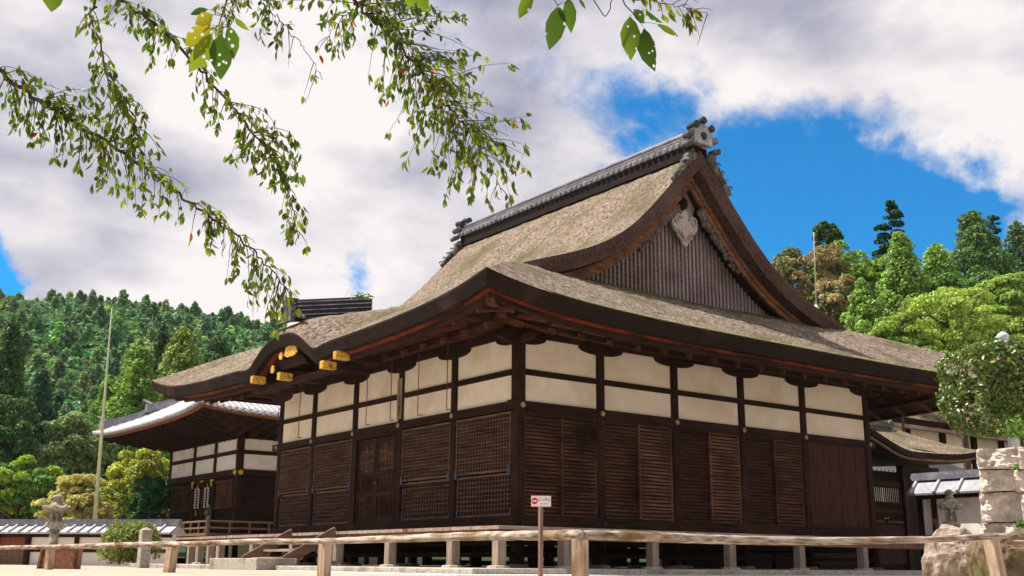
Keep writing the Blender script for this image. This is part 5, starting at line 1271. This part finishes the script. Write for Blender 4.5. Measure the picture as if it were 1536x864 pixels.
def bough(path, rad, twigs, seed, via, warm=.06, ll=.084):
    """path: (px,py,dep); twigs: (t0,t1,count,len_px,side_bias,droop,density)"""
    r = random.Random(seed); pts = [at(*q) for q in path]; full = [ct_top.lerp(Vector(via), 0), Vector(via)] + pts
    full[0] = ct_top
    dense = []; 
    seg = [Vector(p) for p in full]; fine = []
    for i in range(len(seg) - 1):
        for k in range(8):
            t = k / 8; p0 = seg[max(i - 1, 0)]; p1 = seg[i]; p2 = seg[i + 1]; p3 = seg[min(i + 2, len(seg) - 1)]
            q = .5 * ((2 * p1) + (p2 - p0) * t + (2 * p0 - 5 * p1 + 4 * p2 - p3) * t * t + (3 * p1 - p0 - 3 * p2 + p3) * t ** 3); fine.append((q, i))
    fine.append((seg[-1], len(seg) - 1))
    pos = [f[0] for f in fine]; n = len(pos); st = 16; rr = [lerp(max(rad[0] * 1.6, .06), rad[0], min(1, i / st)) if i < st else lerp(rad[0], rad[1], (i - st) / (n - st)) for i in range(n)]
    jj = [p + Vector((r.gauss(0, .012), r.gauss(0, .012), r.gauss(0, .012))) * (1 if i >= st else 0) for i, p in enumerate(pos)]
    vis = jj[st:]; nv = len(vis); items = []; tw = MB().tube(jj, rr, 7); up = Vector((0, 0, 1)); sidev = Vector(CR)
    def leafs(p, n_, spread, tdir):
        for _ in range(n_):
            d = Vector((r.gauss(0, .5), r.gauss(0, .5), -1 + r.gauss(0, .32))) + tdir * .35; items.append((p + Vector((r.gauss(0, spread), r.gauss(0, spread), r.gauss(0, spread))), d, ll * r.uniform(.7, 1.2), ll * .40 * r.uniform(.8, 1.15), Vector((r.gauss(0, 1), r.gauss(0, 1), r.gauss(0, .4))), rtint(r, warm)))
    for t0, t1, cnt, lpx, bias, droop, den in twigs:
        for k in range(int(cnt * .5)):
            f = r.uniform(t0, t1) * (nv - 1); i = int(f); p = vis[i].lerp(vis[min(i + 1, nv - 1)], f - i); tg = (vis[min(i + 1, nv - 1)] - vis[max(i - 1, 0)]).normalized()
            dep = (p - CP).dot(CF); L_ = lpx * dep / CFOC * r.uniform(.55, 1.25); sg = 1 if r.random() < bias else -1
            lat = (Vector(CU) * tg.dot(sidev) - sidev * tg.dot(Vector(CU))).normalized() * -sg
            d = (tg * r.uniform(.3, .9) + lat * r.uniform(.45, 1.15) + Vector(CF) * r.gauss(0, .45)).normalized(); q = p.copy(); pp_ = [q.copy()]; ns = max(4, int(L_ / .05)); h = L_ / ns
            for s in range(ns):
                d = (d + Vector((r.gauss(0, .1), r.gauss(0, .1), -droop / ns * 1.15 + r.gauss(0, .06)))).normalized(); q = q + d * h; pp_.append(q.copy())
                if r.random() < den: leafs(q, r.choice([1, 1, 2, 2]), .022, d)
            tw.tube(pp_, [lerp(.0045, .0016, j / ns) for j in range(ns + 1)], 4, cap=False)
            if r.random() < den: leafs(q, 3, .01, d)
    for k in range(46):
        i = r.randrange(5, st); p = jj[i].copy(); d = Vector((r.gauss(0, 1), r.gauss(0, 1), -.4)).normalized(); pp_ = [p.copy()]
        for q_ in range(7):
            d = (d + Vector((0, 0, -.22))).normalized(); p = p + d * .06; pp_.append(p.copy()); leafs(p, 2, .02, d)
        dpx = (pp_[-1] - CP); f_ = dpx.dot(CF)
        if f_ > 0 and abs(dpx.dot(CR) / f_) < .49 and abs(dpx.dot(CU) / f_) < .285: del items[-14:]; continue
        tw.tube(pp_, [.0045 - .0004 * q_ for q_ in range(8)], 4, cap=False)
    bo = tw.build('bough', bark, ch, smooth=True); lf = cherry_leaves('leaves', items, bo, cherm)
    return len(items)
tot = 0
off = lambda px, py, dep: at(px, py, dep)
tot += bough([(-60, 60, 8.6), (0, 108, 8.8), (60, 150, 9.0), (130, 195, 9.1), (200, 240, 9.2), (262, 288, 9.3), (320, 328, 9.4), (372, 368, 9.5), (412, 410, 9.5), (432, 440, 9.5)], (.021, .004), [(.08, .42, 78, 52, .5, .9, .78), (.08, .3, 34, 60, .15, .9, .8), (.2, .5, 36, 62, .9, 1.3, .8), (.42, .8, 62, 44, .5, 1.0, .62), (.62, 1, 56, 62, .75, 1.7, .5), (.7, .98, 16, 85, .9, 2.2, .28)], 1, off(-500, -250, 7.5), warm=.12)
tot += bough([(150, -40, 9.3), (185, 0, 9.3), (240, 42, 9.3), (295, 100, 9.3), (342, 152, 9.4), (385, 205, 9.5), (418, 255, 9.5), (438, 310, 9.5), (446, 368, 9.5)], (.017, .0025), [(.08, .4, 64, 42, .5, 1.0, .7), (.4, .75, 70, 44, .5, 1.2, .66), (.48, .7, 20, 75, .08, .8, .7), (.7, 1, 34, 34, .5, 1.6, .6)], 2, off(-200, -500, 8.2), warm=.06)
tot += bough([(125, -30, 9.0), (135, 20, 9.0), (150, 70, 9.0), (163, 120, 9.0), (185, 165, 9.1), (205, 200, 9.1)], (.010, .0025), [(.1, .6, 34, 34, .5, 1.2, .62), (.45, 1, 62, 52, .55, 1.5, .68)], 3, off(-150, -400, 8.2), warm=.08)
tot += bough([(505, -40, 9.4), (530, -5, 9.4), (572, 42, 9.4), (618, 92, 9.4), (655, 138, 9.5), (692, 185, 9.5), (728, 232, 9.6), (752, 290, 9.6)], (.015, .0025), [(.1, .5, 78, 72, .72, 1.5, .62), (.05, .55, 66, 120, .05, .3, .6), (.38, .85, 86, 95, .6, 1.5, .55), (.4, .8, 60, 85, .08, .5, .6), (.7, 1, 22, 40, .5, 1.6, .5)], 4, off(150, -600, 8.4), warm=.13)
tot += bough([(365, -40, 9.6), (395, 0, 9.6), (430, 42, 9.6), (462, 80, 9.6), (485, 118, 9.6)], (.006, .002), [(.1, .6, 30, 36, .5, .9, .6), (.4, 1, 12, 45, .5, 1.2, .12)], 5, off(0, -500, 8.4), warm=.06)
tot += bough([(600, -40, 9.9), (560, -10, 9.9), (525, 18, 9.9), (500, 45, 9.9), (490, 70, 9.9)], (.006, .002), [(.1, .9, 40, 36, .5, 1.2, .6)], 6, off(200, -700, 8.6), warm=.06)
tot += bough([(330, -30, 9.8), (345, 0, 9.8), (352, 25, 9.8), (345, 40, 9.8)], (.005, .002), [(.2, 1, 26, 34, .5, 1.0, .7)], 7, off(0, -500, 8.6), warm=.06)
tot += bough([(880, -40, 9.0), (925, -10, 9.0), (985, 3, 9.0), (1030, 12, 9.0), (1062, 22, 9.0)], (.005, .0018), [(.2, 1, 26, 26, .6, 1.0, .5), (.4, 1, 12, 48, .7, .9, .08)], 8, off(600, -900, 8.0), warm=.3)
print('LEAVES', tot)
nearm = leafm('leaves_near', (.10, .19, .015), transl=.5, rough=.45, holes=True)
def near_twig(path, rad, leaves, via, seed):
    r = random.Random(seed); pts = [ct_top, Vector(via)] + [at(*q) for q in path]
    tw = MB().tube(pts, [.05, .02] + [lerp(rad, rad * .5, i / len(path)) for i in range(len(path))], 6).build('bough', bark, ch, smooth=True)
    for (bx_, by_, tx, ty, w, dep, tint) in leaves:
        b = at(bx_, by_, dep); t = at(tx, ty, dep + r.uniform(-.01, .01)); nrm = -Vector(CF) + Vector((r.gauss(0, .3), r.gauss(0, .3), r.gauss(0, .3)))
        lf = cherry_leaves('leaf', [(b, t - b, (t - b).length, w * dep / CFOC * .95, nrm, tint)], tw, nearm)
        a = min((at(*q) for q in path), key=lambda q: (q - b).length)
        MB().tube([a, a.lerp(b, .6) + Vector((0, 0, .002)), b], [.0009, .0007, .0006], 4).build('leaf_stalk', ironm, tw)
G1, G2, Y1 = (.5, .55, .6), (.7, .75, .7), (2.4, 1.15, .6)
near_twig([(345, -20, 2.6), (338, 8, 2.6), (333, 22, 2.6), (328, 38, 2.6)], .0022, [(320, 22, 292, 36, 22, 2.58, Y1), (315, 40, 278, 70, 34, 2.6, Y1), (318, 50, 288, 110, 34, 2.6, (1.5, 1.1, .8)), (330, 51, 333, 116, 37, 2.61, G1), (343, 38, 354, 86, 24, 2.6, G2), (350, 26, 372, 46, 10, 2.6, (1.5, 1.1, .7)), (312, 14, 284, 20, 12, 2.62, G1)], off(100, -900, 3.0), 1)
near_twig([(835, -30, 2.8), (832, 0, 2.8), (836, 8, 2.8)], .0018, [(800, -8, 776, 26, 22, 2.8, (1.4, 1.2, .7)), (836, 10, 828, 74, 34, 2.8, G1), (852, -4, 857, 48, 22, 2.8, G2), (838, 10, 848, 34, 9, 2.8, G1), (868, -3, 879, 14, 5, 2.8, G1)], off(700, -1100, 3.2), 2)
near_twig([(925, -20, 2.7), (938, 8, 2.7), (952, 22, 2.7), (960, 34, 2.7)], .0018, [(945, 24, 946, 88, 32, 2.7, (1.2, 1.1, .8)), (966, 42, 976, 106, 33, 2.7, G1), (968, 14, 990, 38, 14, 2.7, (.5, .8, .6)), (985, 36, 1019, 54, 10, 2.7, (1.5, 1.1, .7)), (950, 14, 968, 34, 18, 2.72, (.45, .7, .6))], off(800, -1100, 3.2), 3)
near_twig([(85, -30, 2.6), (82, -8, 2.6)], .0018, [(84, -20, 75, 16, 34, 2.6, (1.2, 1.1, .8))], off(-50, -900, 3.0), 4)
near_twig([(628, -30, 2.7), (626, -10, 2.7)], .0018, [(618, -16, 614, 12, 20, 2.7, (1.4, 1.2, .8)), (634, -14, 636, 20, 22, 2.7, (1.3, 1.15, .7))], off(400, -1000, 3.0), 5)

# ------------------------------------------------------------------ air
hz_ = MB().box(-420, 520, -420, 520, -6, 150).build('haze', bpy.data.materials.new('haze_air'))
hm = bpy.data.materials['haze_air']; hm.use_nodes = True; nt = hm.node_tree; nt.nodes.clear()
pv = nt.nodes.new('ShaderNodeVolumePrincipled'); pv.inputs['Density'].default_value = .0001; pv.inputs['Color'].default_value = (.80, .88, 1.0, 1); pv.inputs['Anisotropy'].default_value = .3
oo = nt.nodes.new('ShaderNodeOutputMaterial'); nt.links.new(pv.outputs[0], oo.inputs['Volume'])
tag(hz_, kind='stuff'); hz_['label'] = 'thin summer haze softening the far hillside'
